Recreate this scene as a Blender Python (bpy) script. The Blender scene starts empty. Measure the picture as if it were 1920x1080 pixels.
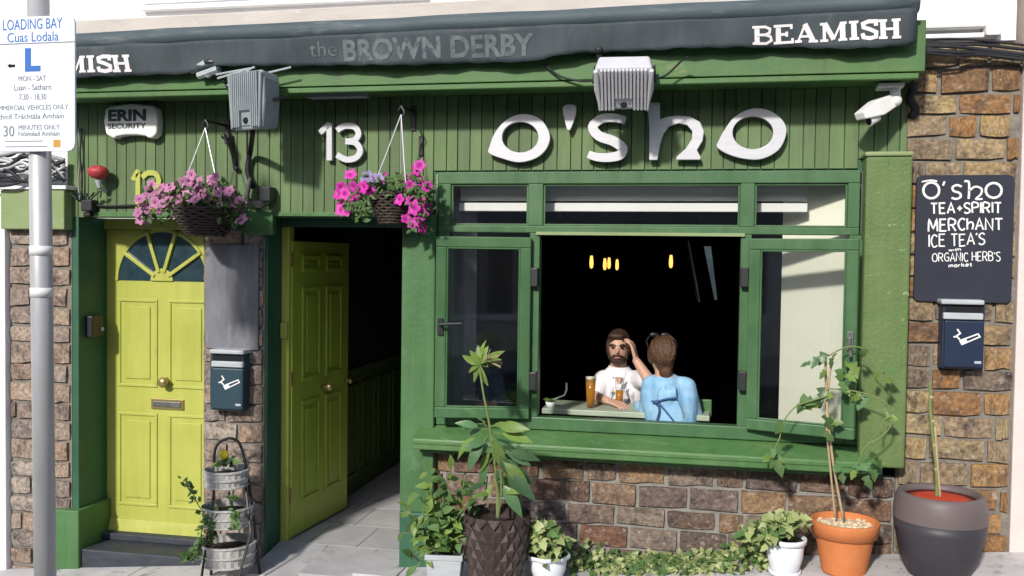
import bpy, bmesh, math, random
from mathutils import Vector, Matrix, Euler
RN = random.Random(7)
sc = bpy.context.scene
col = sc.collection
rad = math.radians

# ------------------------------------------------------------------ camera
FPX, CAMP = 1750.0, Vector((0, -5.45, 1.96))
YAW, PITCH, ROLL = rad(11.44), rad(-1.85), rad(0.767)
fw = Vector((-math.sin(YAW) * math.cos(PITCH), math.cos(YAW) * math.cos(PITCH), math.sin(PITCH)))
_rt = Vector((math.cos(YAW), math.sin(YAW), 0)); _up = _rt.cross(fw)
rt = _rt * math.cos(ROLL) + _up * math.sin(ROLL)
up = _up * math.cos(ROLL) - _rt * math.sin(ROLL)
cam_d = bpy.data.cameras.new('camera'); cam = bpy.data.objects.new('camera', cam_d); col.objects.link(cam)
cam.matrix_world = Matrix(((rt.x, up.x, -fw.x, CAMP.x), (rt.y, up.y, -fw.y, CAMP.y), (rt.z, up.z, -fw.z, CAMP.z), (0, 0, 0, 1)))
cam_d.sensor_width = 36; cam_d.lens = FPX / 1920 * 36; cam_d.clip_start = .05; cam_d.clip_end = 500
sc.camera = cam

# ------------------------------------------------------------------ light
SUN_EL, SUN_AZ = 30.0, 14.0          # the sun stands behind the viewer, a little to the left
w = bpy.data.worlds.new('World'); sc.world = w; w.use_nodes = True
nt = w.node_tree; nt.nodes.clear()
sky = nt.nodes.new('ShaderNodeTexSky'); sky.sky_type = 'NISHITA'; sky.sun_disc = False
sky.sun_elevation = rad(SUN_EL); sky.sun_rotation = rad(180 + SUN_AZ); sky.air_density = 1.0; sky.dust_density = 1.5
bg = nt.nodes.new('ShaderNodeBackground'); bg.inputs[1].default_value = 0.115
wo = nt.nodes.new('ShaderNodeOutputWorld'); nt.links.new(sky.outputs[0], bg.inputs[0]); nt.links.new(bg.outputs[0], wo.inputs[0])
sun_d = bpy.data.lights.new('sun', 'SUN'); sun_d.energy = 3.4; sun_d.angle = rad(3.5); sun_d.color = (1, .955, .88)
sun = bpy.data.objects.new('sun', sun_d); col.objects.link(sun); sun.location = (-3, -10, 9)
sdir = Vector((math.sin(rad(SUN_AZ)) * math.cos(rad(SUN_EL)), math.cos(rad(SUN_AZ)) * math.cos(rad(SUN_EL)), -math.sin(rad(SUN_EL))))
sun.rotation_euler = sdir.to_track_quat('-Z', 'Y').to_euler()
sc.view_settings.view_transform = 'Standard'; sc.view_settings.look = 'None'
sc.view_settings.gamma = 1; sc.view_settings.use_curve_mapping = False; sc.view_settings.exposure = 0.34
sc.cycles.max_bounces = 6; sc.cycles.transparent_max_bounces = 12
sc.cycles.use_denoising = True

# ------------------------------------------------------------------ measuring: photo point -> place on a real plane
def ray(x, y): return fw + rt * ((x - 960) / FPX) + up * ((540 - y) / FPX)
def W(x, y, Y=0.0):                      # the point of the vertical plane y=Y
    d = ray(x, y); return CAMP + d * ((Y - CAMP.y) / d.y)
def WZ(x, y, z):                         # the point of the level z
    d = ray(x, y); return CAMP + d * ((z - CAMP.z) / d.z)
def zg(x): return .25 + .095 * x         # the street climbs to the right
def ext(x0, y0, x1, y1, d):              # level rectangle on the plane y=-d
    ym, xm = (y0 + y1) / 2, (x0 + x1) / 2
    return W(x0, ym, -d).x, W(x1, ym, -d).x, W(xm, y1, -d).z, W(xm, y0, -d).z

# ------------------------------------------------------------------ mesh building
class MB:
    def __init__(s): s.v = []; s.f = []
    def add(s, vs, fs):
        n = len(s.v); s.v += [tuple(v) for v in vs]; s.f += [tuple(i + n for i in f) for f in fs]; return s
    def box(s, x0, x1, y0, y1, z0, z1):
        return s.add([(x0, y0, z0), (x1, y0, z0), (x1, y1, z0), (x0, y1, z0), (x0, y0, z1), (x1, y0, z1), (x1, y1, z1), (x0, y1, z1)],
                     [(0, 3, 2, 1), (4, 5, 6, 7), (0, 1, 5, 4), (1, 2, 6, 5), (2, 3, 7, 6), (3, 0, 4, 7)])
    def pbox(s, x0, y0, x1, y1, d, th):
        a, b, c, e = ext(x0, y0, x1, y1, d); return s.box(a, b, -d, -d + th, c, e)
    def hexa(s, p):                      # 8 corners: bottom ring then top ring
        return s.add(p, [(0, 3, 2, 1), (4, 5, 6, 7), (0, 1, 5, 4), (1, 2, 6, 5), (2, 3, 7, 6), (3, 0, 4, 7)])
    def obox(s, c, ax, ay, az):
        c, ax, ay, az = map(Vector, (c, ax, ay, az))
        return s.hexa([c + ax * i + ay * j + az * k for k in (-1, 1) for i, j in ((-1, -1), (1, -1), (1, 1), (-1, 1))])
    def prism(s, pts, y0, y1):           # pts: (x, z) outline
        n = len(pts)
        return s.add([(p[0], y0, p[1]) for p in pts] + [(p[0], y1, p[1]) for p in pts],
                     [tuple(range(n)), tuple(range(2 * n - 1, n - 1, -1))] + [(i, i + n, (i + 1) % n + n, (i + 1) % n) for i in range(n)])
    def ringprism(s, o, i, y0, y1):
        n = len(o); vs = [(p[0], y, p[1]) for y in (y0, y1) for L in (o, i) for p in L]; fs = []
        for k in range(n):
            m = (k + 1) % n
            fs += [(k, m, n + m, n + k), (2 * n + k, 3 * n + k, 3 * n + m, 2 * n + m), (k, 2 * n + k, 2 * n + m, m), (n + k, n + m, 3 * n + m, 3 * n + k)]
        return s.add(vs, fs)
    def tube(s, pts, r, n=6):
        pts = [Vector(p) for p in pts]; rs = r if isinstance(r, (list, tuple)) else [r] * len(pts)
        prev = None; vs = []; fs = []
        for i, p in enumerate(pts):
            t = (pts[min(i + 1, len(pts) - 1)] - pts[max(i - 1, 0)]).normalized()
            a = prev - t * prev.dot(t) if prev is not None else t.cross(Vector((.31, .2, 1) if abs(t.z) < .9 else (1, .2, 0)))
            a.normalize(); prev = a; b = t.cross(a)
            for k in range(n):
                q = 2 * math.pi * k / n; vs.append(p + (a * math.cos(q) + b * math.sin(q)) * rs[i])
        for i in range(len(pts) - 1):
            for k in range(n):
                m = (k + 1) % n; fs.append((i * n + k, i * n + m, (i + 1) * n + m, (i + 1) * n + k))
        fs += [tuple(range(n - 1, -1, -1)), tuple(range((len(pts) - 1) * n, len(pts) * n))]
        return s.add(vs, fs)
    def lathe(s, prof, c, n=28, wob=None, closed=True):   # prof: (r, z) from the axis outwards or any order
        c = Vector(c); vs = []; fs = []
        for i, (r, z) in enumerate(prof):
            for k in range(n):
                q = 2 * math.pi * k / n; rr = r * (wob(i, k) if wob else 1)
                vs.append(c + Vector((rr * math.cos(q), rr * math.sin(q), z)))
        for i in range(len(prof) - 1):
            for k in range(n):
                m = (k + 1) % n; fs.append((i * n + k, i * n + m, (i + 1) * n + m, (i + 1) * n + k))
        if closed: fs += [tuple(range(n - 1, -1, -1)), tuple(range((len(prof) - 1) * n, len(prof) * n))]
        return s.add(vs, fs)
    def ell(s, c, r, n=12, m=8, rot=None):
        r = (r, r, r) if not isinstance(r, (tuple, list)) else r
        c = Vector(c); vs = []; fs = []
        for i in range(m + 1):
            t = math.pi * i / m
            for k in range(n):
                q = 2 * math.pi * k / n; v = Vector((r[0] * max(math.sin(t), .01) * math.cos(q), r[1] * max(math.sin(t), .01) * math.sin(q), r[2] * math.cos(t)))
                vs.append(c + (rot @ v if rot else v))
        for i in range(m):
            for k in range(n):
                j = (k + 1) % n; fs.append((i * n + k, (i + 1) * n + k, (i + 1) * n + j, i * n + j))
        fs += [tuple(range(n)), tuple(range((m + 1) * n - 1, m * n - 1, -1))]
        return s.add(vs, fs)
    def caps(s, p0, r0, p1, r1, n=12):
        p0, p1 = Vector(p0), Vector(p1); k = 4; pts = []; rr = []; t = (p1 - p0).normalized()
        for i in range(k): a = math.pi / 2 * i / k; pts.append(p0 - t * r0 * math.cos(a)); rr.append(max(r0 * math.sin(a), .002))
        pts += [p0, p1]; rr += [r0, r1]
        for i in range(1, k + 1): a = math.pi / 2 * i / k; pts.append(p1 + t * r1 * math.sin(a)); rr.append(max(r1 * math.cos(a), .002))
        return s.tube(pts, rr, n)
    def ribbon(s, pts, wd, y, th):       # flat stroke standing in the plane y (pts are (x, z)), front at y, back at y+th
        n = len(pts); P2 = [Vector(p) for p in pts]; ws = wd if isinstance(wd, (list, tuple)) else [wd] * n; L = []; Rr = []
        for i in range(n):
            a = P2[i] - P2[i - 1] if i else P2[1] - P2[0]
            b = P2[i + 1] - P2[i] if i < n - 1 else a
            if a.length < 1e-9: a = b
            if b.length < 1e-9: b = a
            a = a.normalized(); b = b.normalized(); na = Vector((-a.y, a.x)); nb = Vector((-b.y, b.x)); m = na + nb
            m = na if m.length < .3 else m.normalized(); k = ws[i] / 2 / max(.55, m.dot(na))
            L.append(P2[i] + m * k); Rr.append(P2[i] - m * k)
        vs = [(p.x, yy, p.y) for yy in (y, y + th) for S in (L, Rr) for p in S]; fs = []
        for i in range(n - 1):
            fs += [(i, n + i, n + i + 1, i + 1), (2 * n + i, 2 * n + i + 1, 3 * n + i + 1, 3 * n + i), (i, i + 1, 2 * n + i + 1, 2 * n + i), (n + i, 3 * n + i, 3 * n + i + 1, n + i + 1)]
        fs += [(0, 2 * n, 3 * n, n), (n - 1, 2 * n - 1, 4 * n - 1, 3 * n - 1)]
        return s.add(vs, fs)
    def mesh(s, name, mt=None, smooth=False, recalc=True):
        me = bpy.data.meshes.new(name); me.from_pydata(s.v, [], s.f)
        if recalc:
            b = bmesh.new(); b.from_mesh(me); bmesh.ops.recalc_face_normals(b, faces=b.faces); b.to_mesh(me); b.free()
        if mt: me.materials.append(mt)
        if smooth: me.polygons.foreach_set('use_smooth', [True] * len(me.polygons))
        me.update(); return me

WM = {}
def place(o, parent=None, loc=(0, 0, 0), rot=(0, 0, 0), scale=(1, 1, 1)):
    col.objects.link(o); o.location = loc; o.rotation_euler = rot; o.scale = scale
    m = Matrix.LocRotScale(Vector(loc), Euler(rot) if not isinstance(rot, Euler) else rot, Vector(scale)); WM[o.name] = m
    if parent: o.parent = parent; o.matrix_parent_inverse = WM[parent.name].inverted()
    return o
def obj(name, mb, mt, parent=None, smooth=False, bevel=0, auto=None, **k):
    me = mb.mesh(name, mt, smooth) if isinstance(mb, MB) else mb
    o = bpy.data.objects.new(name, me); place(o, parent, **k)
    if bevel: md = o.modifiers.new('bevel', 'BEVEL'); md.width = bevel; md.segments = 2; md.limit_method = 'ANGLE'; md.angle_limit = rad(40)
    return o
def tag(o, label=None, cat=None, group=None, kind=None):
    if label: o['label'] = label
    if cat: o['category'] = cat
    if group: o['group'] = group
    if kind: o['kind'] = kind
    return o
def thing(name, label, cat, loc, group=None):
    o = bpy.data.objects.new(name, None); o.empty_display_size = .1; place(o, None, loc=loc); return tag(o, label, cat, group)
def spline(pts, n=6):
    pts = [Vector(p) for p in pts]; out = []
    for i in range(len(pts) - 1):
        a, b, c, d = pts[max(i - 1, 0)], pts[i], pts[i + 1], pts[min(i + 2, len(pts) - 1)]
        for k in range(n):
            t = k / n; out.append(.5 * ((2 * b) + (c - a) * t + (2 * a - 5 * b + 4 * c - d) * t * t + (3 * b - a - 3 * c + d) * t ** 3))
    return out + [pts[-1]]

# ------------------------------------------------------------------ materials
def mat(name, c1, c2=None, rough=.6, scale=6, stretch=(1, 1, 1), bump=.0, bscale=60, metal=0, rand=0, spec=.4, dirt=None, trans=0, emit=0, detail=6, coat=0, streak=0):
    m = bpy.data.materials.new(name); m.use_nodes = True; t = m.node_tree; N = t.nodes; L = t.links
    p = N['Principled BSDF']; out = N['Material Output']
    p.inputs['Roughness'].default_value = rough; p.inputs['Metallic'].default_value = metal; p.inputs['Specular IOR Level'].default_value = spec
    if coat: p.inputs['Coat Weight'].default_value = coat; p.inputs['Coat Roughness'].default_value = .15
    tc = N.new('ShaderNodeTexCoord'); mp = N.new('ShaderNodeMapping'); mp.inputs['Scale'].default_value = stretch; L.new(tc.outputs['Object'], mp.inputs[0])
    no = N.new('ShaderNodeTexNoise'); no.inputs['Scale'].default_value = scale; no.inputs['Detail'].default_value = detail; no.inputs['Roughness'].default_value = .62; L.new(mp.outputs[0], no.inputs[0])
    rp = N.new('ShaderNodeMapRange'); rp.inputs[1].default_value = .3; rp.inputs[2].default_value = .7; L.new(no.outputs[0], rp.inputs[0])
    mx = N.new('ShaderNodeMix'); mx.data_type = 'RGBA'; mx.inputs[6].default_value = (*c1, 1); mx.inputs[7].default_value = (*(c2 or c1), 1); L.new(rp.outputs[0], mx.inputs[0])
    c = mx.outputs[2]
    if dirt:                              # (colour, scale, threshold, softness): stains with a shape of their own
        n2 = N.new('ShaderNodeTexNoise'); n2.inputs['Scale'].default_value = dirt[1]; n2.inputs['Detail'].default_value = 8; n2.inputs['Roughness'].default_value = .7; L.new(mp.outputs[0], n2.inputs[0])
        r2 = N.new('ShaderNodeMapRange'); r2.inputs[1].default_value = dirt[2]; r2.inputs[2].default_value = dirt[2] + dirt[3]; L.new(n2.outputs[0], r2.inputs[0])
        m2 = N.new('ShaderNodeMix'); m2.data_type = 'RGBA'; m2.inputs[7].default_value = (*dirt[0], 1); L.new(c, m2.inputs[6]); L.new(r2.outputs[0], m2.inputs[0]); c = m2.outputs[2]
    if streak:                            # rain streaks and uneven brushing, run down the surface
        mp5 = N.new('ShaderNodeMapping'); mp5.inputs['Scale'].default_value = (11, 11, .55); L.new(tc.outputs['Object'], mp5.inputs[0])
        n5 = N.new('ShaderNodeTexNoise'); n5.inputs['Scale'].default_value = 1.7; n5.inputs['Detail'].default_value = 7; n5.inputs['Roughness'].default_value = .65; L.new(mp5.outputs[0], n5.inputs[0])
        n6 = N.new('ShaderNodeTexNoise'); n6.inputs['Scale'].default_value = 2.3; n6.inputs['Detail'].default_value = 5; L.new(tc.outputs['Object'], n6.inputs[0])
        ad = N.new('ShaderNodeMath'); ad.operation = 'ADD'; L.new(n5.outputs[0], ad.inputs[0]); L.new(n6.outputs[0], ad.inputs[1])
        r5 = N.new('ShaderNodeMapRange'); r5.inputs[1].default_value = .7; r5.inputs[2].default_value = 1.3; r5.inputs[3].default_value = 1 - streak; r5.inputs[4].default_value = 1 + streak * .8; L.new(ad.outputs[0], r5.inputs[0])
        m5 = N.new('ShaderNodeVectorMath'); m5.operation = 'SCALE'; L.new(c, m5.inputs[0]); L.new(r5.outputs[0], m5.inputs['Scale']); c = m5.outputs[0]
        r6 = N.new('ShaderNodeMapRange'); r6.inputs[1].default_value = .7; r6.inputs[2].default_value = 1.3; r6.inputs[3].default_value = rough * .75; r6.inputs[4].default_value = min(1, rough * 1.35); L.new(ad.outputs[0], r6.inputs[0]); L.new(r6.outputs[0], p.inputs['Roughness'])
    if rand:
        oi = N.new('ShaderNodeObjectInfo'); r3 = N.new('ShaderNodeMapRange'); r3.inputs[3].default_value = 1 - rand; r3.inputs[4].default_value = 1 + rand; L.new(oi.outputs['Random'], r3.inputs[0])
        m3 = N.new('ShaderNodeVectorMath'); m3.operation = 'SCALE'; L.new(c, m3.inputs[0]); L.new(r3.outputs[0], m3.inputs['Scale']); c = m3.outputs[0]
    L.new(c, p.inputs['Base Color'])
    if bump:
        n4 = N.new('ShaderNodeTexNoise'); n4.inputs['Scale'].default_value = bscale; n4.inputs['Detail'].default_value = 5; L.new(mp.outputs[0], n4.inputs[0])
        bp = N.new('ShaderNodeBump'); bp.inputs['Strength'].default_value = min(bump, 1); bp.inputs['Distance'].default_value = .006; L.new(n4.outputs[0], bp.inputs['Height']); L.new(bp.outputs[0], p.inputs['Normal'])
    if emit: L.new(c, p.inputs['Emission Color']); p.inputs['Emission Strength'].default_value = emit
    if trans:
        tr = N.new('ShaderNodeBsdfTranslucent'); ms = N.new('ShaderNodeMixShader'); ms.inputs[0].default_value = trans; L.new(c, tr.inputs[0]); L.new(p.outputs[0], ms.inputs[1]); L.new(tr.outputs[0], ms.inputs[2]); L.new(ms.outputs[0], out.inputs[0])
    return m
def brickmat(name, stops):
    m = bpy.data.materials.new(name); m.use_nodes = True; t = m.node_tree; N = t.nodes; L = t.links; p = N['Principled BSDF']; p.inputs['Roughness'].default_value = .9; p.inputs['Specular IOR Level'].default_value = .2
    oi = N.new('ShaderNodeObjectInfo'); cr = N.new('ShaderNodeValToRGB'); e = cr.color_ramp.elements
    for i, (q, c) in enumerate(stops):
        if i < 2: e[i].position = q; e[i].color = (*c, 1)
        else: x = e.new(q); x.color = (*c, 1)
    L.new(oi.outputs['Random'], cr.inputs[0])
    tc = N.new('ShaderNodeTexCoord'); va = N.new('ShaderNodeVectorMath'); va.operation = 'ADD'; sc_ = N.new('ShaderNodeMapping'); sc_.inputs['Scale'].default_value = (1.0, .5, .45)
    L.new(tc.outputs['Object'], sc_.inputs[0]); L.new(sc_.outputs[0], va.inputs[0])
    mm = N.new('ShaderNodeMath'); mm.operation = 'MULTIPLY'; mm.inputs[1].default_value = 37; L.new(oi.outputs['Random'], mm.inputs[0]); L.new(mm.outputs[0], va.inputs[1])
    n1 = N.new('ShaderNodeTexNoise'); n1.inputs['Scale'].default_value = 2.4; n1.inputs['Detail'].default_value = 8; n1.inputs['Roughness'].default_value = .72; L.new(va.outputs[0], n1.inputs[0])
    r1 = N.new('ShaderNodeMapRange'); r1.inputs[1].default_value = .48; r1.inputs[2].default_value = .66; r1.inputs[4].default_value = .85; L.new(n1.outputs[0], r1.inputs[0])
    m1 = N.new('ShaderNodeMix'); m1.data_type = 'RGBA'; m1.inputs[7].default_value = (.045, .038, .042, 1); L.new(r1.outputs[0], m1.inputs[0]); L.new(cr.outputs[0], m1.inputs[6])
    n2 = N.new('ShaderNodeTexNoise'); n2.inputs['Scale'].default_value = 6.5; n2.inputs['Detail'].default_value = 9; n2.inputs['Roughness'].default_value = .75; L.new(va.outputs[0], n2.inputs[0])
    r2 = N.new('ShaderNodeMapRange'); r2.inputs[1].default_value = .55; r2.inputs[2].default_value = .63; r2.inputs[4].default_value = .7; L.new(n2.outputs[0], r2.inputs[0])
    m2 = N.new('ShaderNodeMix'); m2.data_type = 'RGBA'; m2.inputs[7].default_value = (.40, .36, .31, 1); L.new(r2.outputs[0], m2.inputs[0]); L.new(m1.outputs[2], m2.inputs[6]); n3 = N.new('ShaderNodeTexNoise'); n3.inputs['Scale'].default_value = 11; n3.inputs['Detail'].default_value = 6; L.new(va.outputs[0], n3.inputs[0])
    r3 = N.new('ShaderNodeMapRange'); r3.inputs[1].default_value = .3; r3.inputs[2].default_value = .7; r3.inputs[3].default_value = .62; r3.inputs[4].default_value = 1.4; L.new(n3.outputs[0], r3.inputs[0])
    m3 = N.new('ShaderNodeVectorMath'); m3.operation = 'SCALE'; L.new(m2.outputs[2], m3.inputs[0]); L.new(r3.outputs[0], m3.inputs['Scale']); L.new(m3.outputs[0], p.inputs['Base Color'])
    bp = N.new('ShaderNodeBump'); bp.inputs['Strength'].default_value = 1; bp.inputs['Distance'].default_value = .02; L.new(n2.outputs[0], bp.inputs['Height']); L.new(bp.outputs[0], p.inputs['Normal'])
    return m
def glassmat(name, tint=(1, 1, 1), refl=1.0):
    m = bpy.data.materials.new(name); m.use_nodes = True; t = m.node_tree; N = t.nodes; L = t.links; N.clear()
    out = N.new('ShaderNodeOutputMaterial'); tr = N.new('ShaderNodeBsdfTransparent'); tr.inputs[0].default_value = (*tint, 1)
    gl = N.new('ShaderNodeBsdfGlossy'); gl.inputs['Roughness'].default_value = .03; lw = N.new('ShaderNodeLayerWeight'); lw.inputs[0].default_value = .5; pw = N.new('ShaderNodeMath'); pw.operation = 'POWER'; pw.inputs[1].default_value = 5; L.new(lw.outputs['Facing'], pw.inputs[0]); fr = N.new('ShaderNodeMath'); fr.operation = 'MULTIPLY_ADD'; fr.inputs[1].default_value = .96; fr.inputs[2].default_value = .04; L.new(pw.outputs[0], fr.inputs[0])
    mu = N.new('ShaderNodeMath'); mu.operation = 'MULTIPLY'; mu.inputs[1].default_value = refl; mu.use_clamp = True; L.new(fr.outputs[0], mu.inputs[0])
    mi = N.new('ShaderNodeMixShader'); L.new(mu.outputs[0], mi.inputs[0]); L.new(tr.outputs[0], mi.inputs[1]); L.new(gl.outputs[0], mi.inputs[2]); L.new(mi.outputs[0], out.inputs[0]); return m

M = {}
M['board'] = mat('green_board_paint', (.090, .150, .056), (.124, .182, .078), .55, 5, (6, 1, .8), .25, 40, rand=.16, dirt=((.19, .22, .12), 3, .60, .2), streak=.26)
M['frame'] = mat('green_frame_paint', (.048, .120, .048), (.066, .145, .062), .38, 9, bump=.04, bscale=90, dirt=((.11, .20, .12), 7, .64, .14), streak=.16)
M['sill'] = mat('green_sill_paint', (.055, .150, .046), (.095, .185, .068), .42, 4, (1, 3, 3), .12, 50, dirt=((.20, .25, .15), 5, .60, .12), streak=.2)
M['fascia'] = mat('green_fascia_paint', (.045, .135, .040), (.085, .165, .05), .5, 3, (1, 3, 3), .12, 40, dirt=((.17, .20, .09), 4, .62, .12), streak=.25)
M['stucco'] = mat('green_stucco_paint', (.095, .155, .046), (.125, .185, .066), .6, 7, bump=.7, bscale=55, dirt=((.34, .40, .22), 22, .64, .06), streak=.18)
M['post'] = mat('green_post_paint', (.050, .138, .046), (.075, .165, .064), .5, 3, bump=.3, bscale=35, dirt=((.12, .21, .12), 5, .60, .16), streak=.2)
M['reveal'] = mat('green_render_with_shade', (.026, .095, .054), (.036, .115, .064), .55, 4, bump=.25, bscale=40, dirt=((.07, .15, .10), 9, .66, .12), streak=.2)  # dark green with the shade of the door reveals mixed into the colour
M['band'] = mat('pale_green_render', (.20, .27, .11), (.26, .32, .16), .7, 4, bump=.5, bscale=40, dirt=((.38, .40, .30), 6, .6, .2))
M['yellow'] = mat('lime_yellow_gloss', (.375, .400, .075), (.42, .435, .095), .42, 5, bump=.05, bscale=50, dirt=((.30, .31, .09), 9, .64, .1), streak=.10)
M['leafdoor'] = mat('lime_green_gloss', (.34, .43, .05), (.38, .46, .06), .42, 5, bump=.05, bscale=50, dirt=((.2, .26, .05), 9, .64, .1), streak=.12)
M['inner_panelling'] = mat('dark_green_panelling', (.06, .095, .018), (.075, .11, .024), .5, 5, streak=.15)
M['silver'] = mat('brushed_aluminium', (.50, .50, .54), (.58, .58, .62), .38, 4, (1, 1, 14), 0, metal=.15, spec=.5)
M['cream'] = mat('cream_board', (.80, .79, .64), (.84, .83, .70), .7, 3)
M['blind'] = mat('white_blind_cloth', (.72, .72, .69), (.78, .78, .75), .8, 4)
M['white'] = mat('white_plastic', (.74, .74, .72), (.80, .80, .79), .4, 5, dirt=((.5, .49, .45), 6, .66, .2))
M['whitewall'] = mat('white_render', (.78, .78, .79), (.86, .86, .87), .85, 3, bump=.4, bscale=30, dirt=((.55, .54, .55), 3, .62, .2))
M['oppwall'] = mat('pale_render_wall', (.5, .5, .52), (.62, .62, .64), .9, 1.5)
M['pink'] = mat('pale_pink_render', (.62, .52, .49), (.70, .60, .57), .85, 3, bump=.5, bscale=40, dirt=((.36, .31, .27), 4, .6, .2))
M['ledge'] = mat('faded_ledge_board', (.46, .42, .39), (.54, .50, .46), .8, 4, (1, 3, 3), .3, 30, dirt=((.7, .68, .66), 5, .6, .2))
M['canvas'] = mat('slate_canvas', (.040, .053, .062), (.066, .082, .092), .8, 7, (1, 1, .25), .35, 90, dirt=((.12, .14, .145), 4, .56, .22), streak=.25)
M['roll'] = mat('slate_canvas_roll', (.045, .068, .08), (.075, .10, .115), .65, 6, (.4, 2, 2), .25, 50, dirt=((.2, .22, .23), 5, .56, .2))
M['print'] = mat('white_print', (.74, .70, .71), (.80, .77, .78), .7, 8)
M['faint'] = mat('faded_grey_print', (.085, .108, .118), (.17, .195, .20), .8, 22, dirt=((.055, .08, .095), 14, .50, .1))
M['mortar_dark'] = mat('sooty_mortar', (.19, .18, .165), (.30, .285, .26), .95, 14, bump=1, bscale=70, dirt=((.05, .046, .045), 7, .55, .2))
M['mortar'] = mat('old_mortar', (.15, .135, .118), (.25, .23, .20), .95, 14, bump=1, bscale=70, dirt=((.07, .065, .06), 8, .56, .2))
M['brick'] = brickmat('stock_brick', [(0, (.22, .135, .075)), (1, (.42, .32, .18)), (.2, (.36, .19, .08)), (.4, (.44, .31, .15)), (.55, (.22, .17, .13)), (.7, (.46, .34, .17)), (.85, (.33, .24, .16))])
M['brick_dark'] = brickmat('dark_red_brick', [(0, (.13, .10, .085)), (1, (.26, .205, .16)), (.2, (.24, .12, .07)), (.4, (.15, .12, .115)), (.6, (.30, .19, .11)), (.8, (.19, .14, .13))])
M['brick_pale'] = brickmat('pale_brick', [(0, (.33, .26, .22)), (1, (.42, .36, .31)), (.3, (.37, .26, .19)), (.6, (.27, .23, .21)), (.8, (.42, .31, .23))])
M['iron'] = mat('black_iron', (.012, .013, .016), (.02, .02, .023), .45, 10, spec=.5)
M['rubber'] = mat('black_cable', (.015, .016, .02), None, .6)
M['rope'] = mat('grey_cable', (.16, .17, .15), (.24, .25, .22), .6, 20)
M['galv'] = mat('galvanised_steel', (.40, .40, .42), (.50, .50, .52), .42, 8, (1, 1, .3), metal=.2, dirt=((.30, .29, .28), 9, .60, .2))
M['signface'] = mat('sign_face', (.72, .78, .86), (.76, .81, .88), .4, 4)
M['blue'] = mat('sign_blue_ink', (.03, .14, .48), None, .5)
M['greyink'] = mat('sign_grey_ink', (.20, .21, .24), None, .5)
M['darkink'] = mat('sign_dark_ink', (.03, .05, .055), None, .5)
M['orange'] = mat('sign_orange_ink', (.55, .28, .05), None, .5)
M['chalkboard'] = mat('chalkboard_black', (.013, .016, .03), (.02, .023, .04), .65, 5, dirt=((.035, .04, .055), 4, .6, .25))
M['chalk'] = mat('white_chalk', (.74, .74, .72), (.84, .84, .83), .9, 40)
M['bin'] = mat('navy_metal', (.012, .022, .05), (.016, .028, .06), .4, 6)
M['bin2'] = mat('slate_metal', (.022, .05, .07), (.03, .06, .08), .42, 6)
M['plate'] = mat('grey_render_plate', (.10, .105, .12), (.20, .20, .225), .6, 9, (1, 1, .3), .25, 40, dirt=((.36, .36, .40), 5, .56, .3))
M['heater'] = mat('grey_cast_metal', (.20, .23, .25), (.27, .30, .32), .5, 6)
M['heater_light'] = mat('light_cast_metal', (.50, .50, .54), (.62, .62, .65), .45, 6)
M['slot'] = mat('dark_slot', (.008, .009, .012), None, .9)
M['red'] = mat('red_plastic', (.36, .025, .035), (.46, .06, .065), .5, 8, dirt=((.6, .3, .28), 12, .66, .1))
M['wicker'] = mat('dark_wicker', (.022, .014, .012), (.06, .042, .034), .7, 40, (1, 1, 3), .4, 60)
M['greywicker'] = mat('whitewashed_wicker', (.30, .29, .28), (.52, .51, .49), .85, 30, (1, 1, .4), .6, 80)
M['potweave'] = mat('brown_woven_resin', (.035, .024, .022), (.065, .045, .04), .5, 20, bump=.3, bscale=90)
M['zinc'] = mat('pale_zinc', (.36, .39, .41), (.47, .50, .52), .5, 9, (1, 1, 4), dirt=((.33, .35, .37), 8, .6, .2))
M['whitepot'] = mat('white_glazed_pot', (.70, .74, .80), (.78, .81, .85), .35, 5)
M['terracotta'] = mat('terracotta', (.50, .155, .045), (.58, .20, .07), .75, 7, bump=.15, bscale=60, dirt=((.62, .34, .2), 8, .66, .15))
M['darkpot'] = mat('charcoal_ceramic', (.035, .033, .042), (.045, .042, .052), .5, 5)
M['darkpot2'] = mat('grey_brown_glaze', (.115, .09, .092), (.14, .11, .11), .5, 5)
M['redsoil'] = mat('red_compost_cover', (.42, .03, .012), (.52, .065, .02), .7, 18, bump=.6, bscale=60)
M['soil'] = mat('soil', (.02, .015, .012), (.04, .03, .022), .95, 30, bump=1, bscale=60)
M['gravel'] = mat('pale_gravel', (.52, .40, .26), (.68, .57, .42), .9, 40, rand=.15)
M['leaf'] = mat('leaf_green', (.075, .155, .045), (.11, .19, .062), .58, 8, rand=.35, trans=.25, spec=.3)
M['leaf_dark'] = mat('leaf_dark_green', (.06, .135, .055), (.10, .19, .085), .38, 8, rand=.4, trans=.15, spec=.4)
M['leaf_lime'] = mat('leaf_lime', (.15, .25, .05), (.22, .32, .08), .42, 8, rand=.3, trans=.3)
M['leaf_var'] = mat('leaf_variegated', (.17, .25, .06), (.52, .55, .27), .45, 38, rand=.2, trans=.25, detail=2)
M['stem'] = mat('green_stem', (.12, .18, .05), (.2, .24, .09), .6, 12)
M['cane'] = mat('tan_cane', (.34, .25, .14), (.46, .36, .22), .7, 14)
M['magenta'] = mat('magenta_petal', (.50, .015, .30), (.62, .05, .42), .5, 20, rand=.3, trans=.25)
M['palepink'] = mat('pink_petal', (.44, .13, .30), (.58, .28, .44), .5, 20, rand=.3, trans=.25)
M['violet'] = mat('violet_petal', (.24, .2, .42), (.4, .36, .56), .5, 20, rand=.2, trans=.25)
M['throat'] = mat('petal_throat', (.22, .01, .12), None, .6)
M['yellowpetal'] = mat('yellow_petal', (.7, .6, .03), None, .5, trans=.2)
M['dglass'] = glassmat('double_glazing', (.98, .985, .985), 1.3)
M['glass'] = glassmat('clear_glass', (.985, .99, .99), 1.0)
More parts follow.
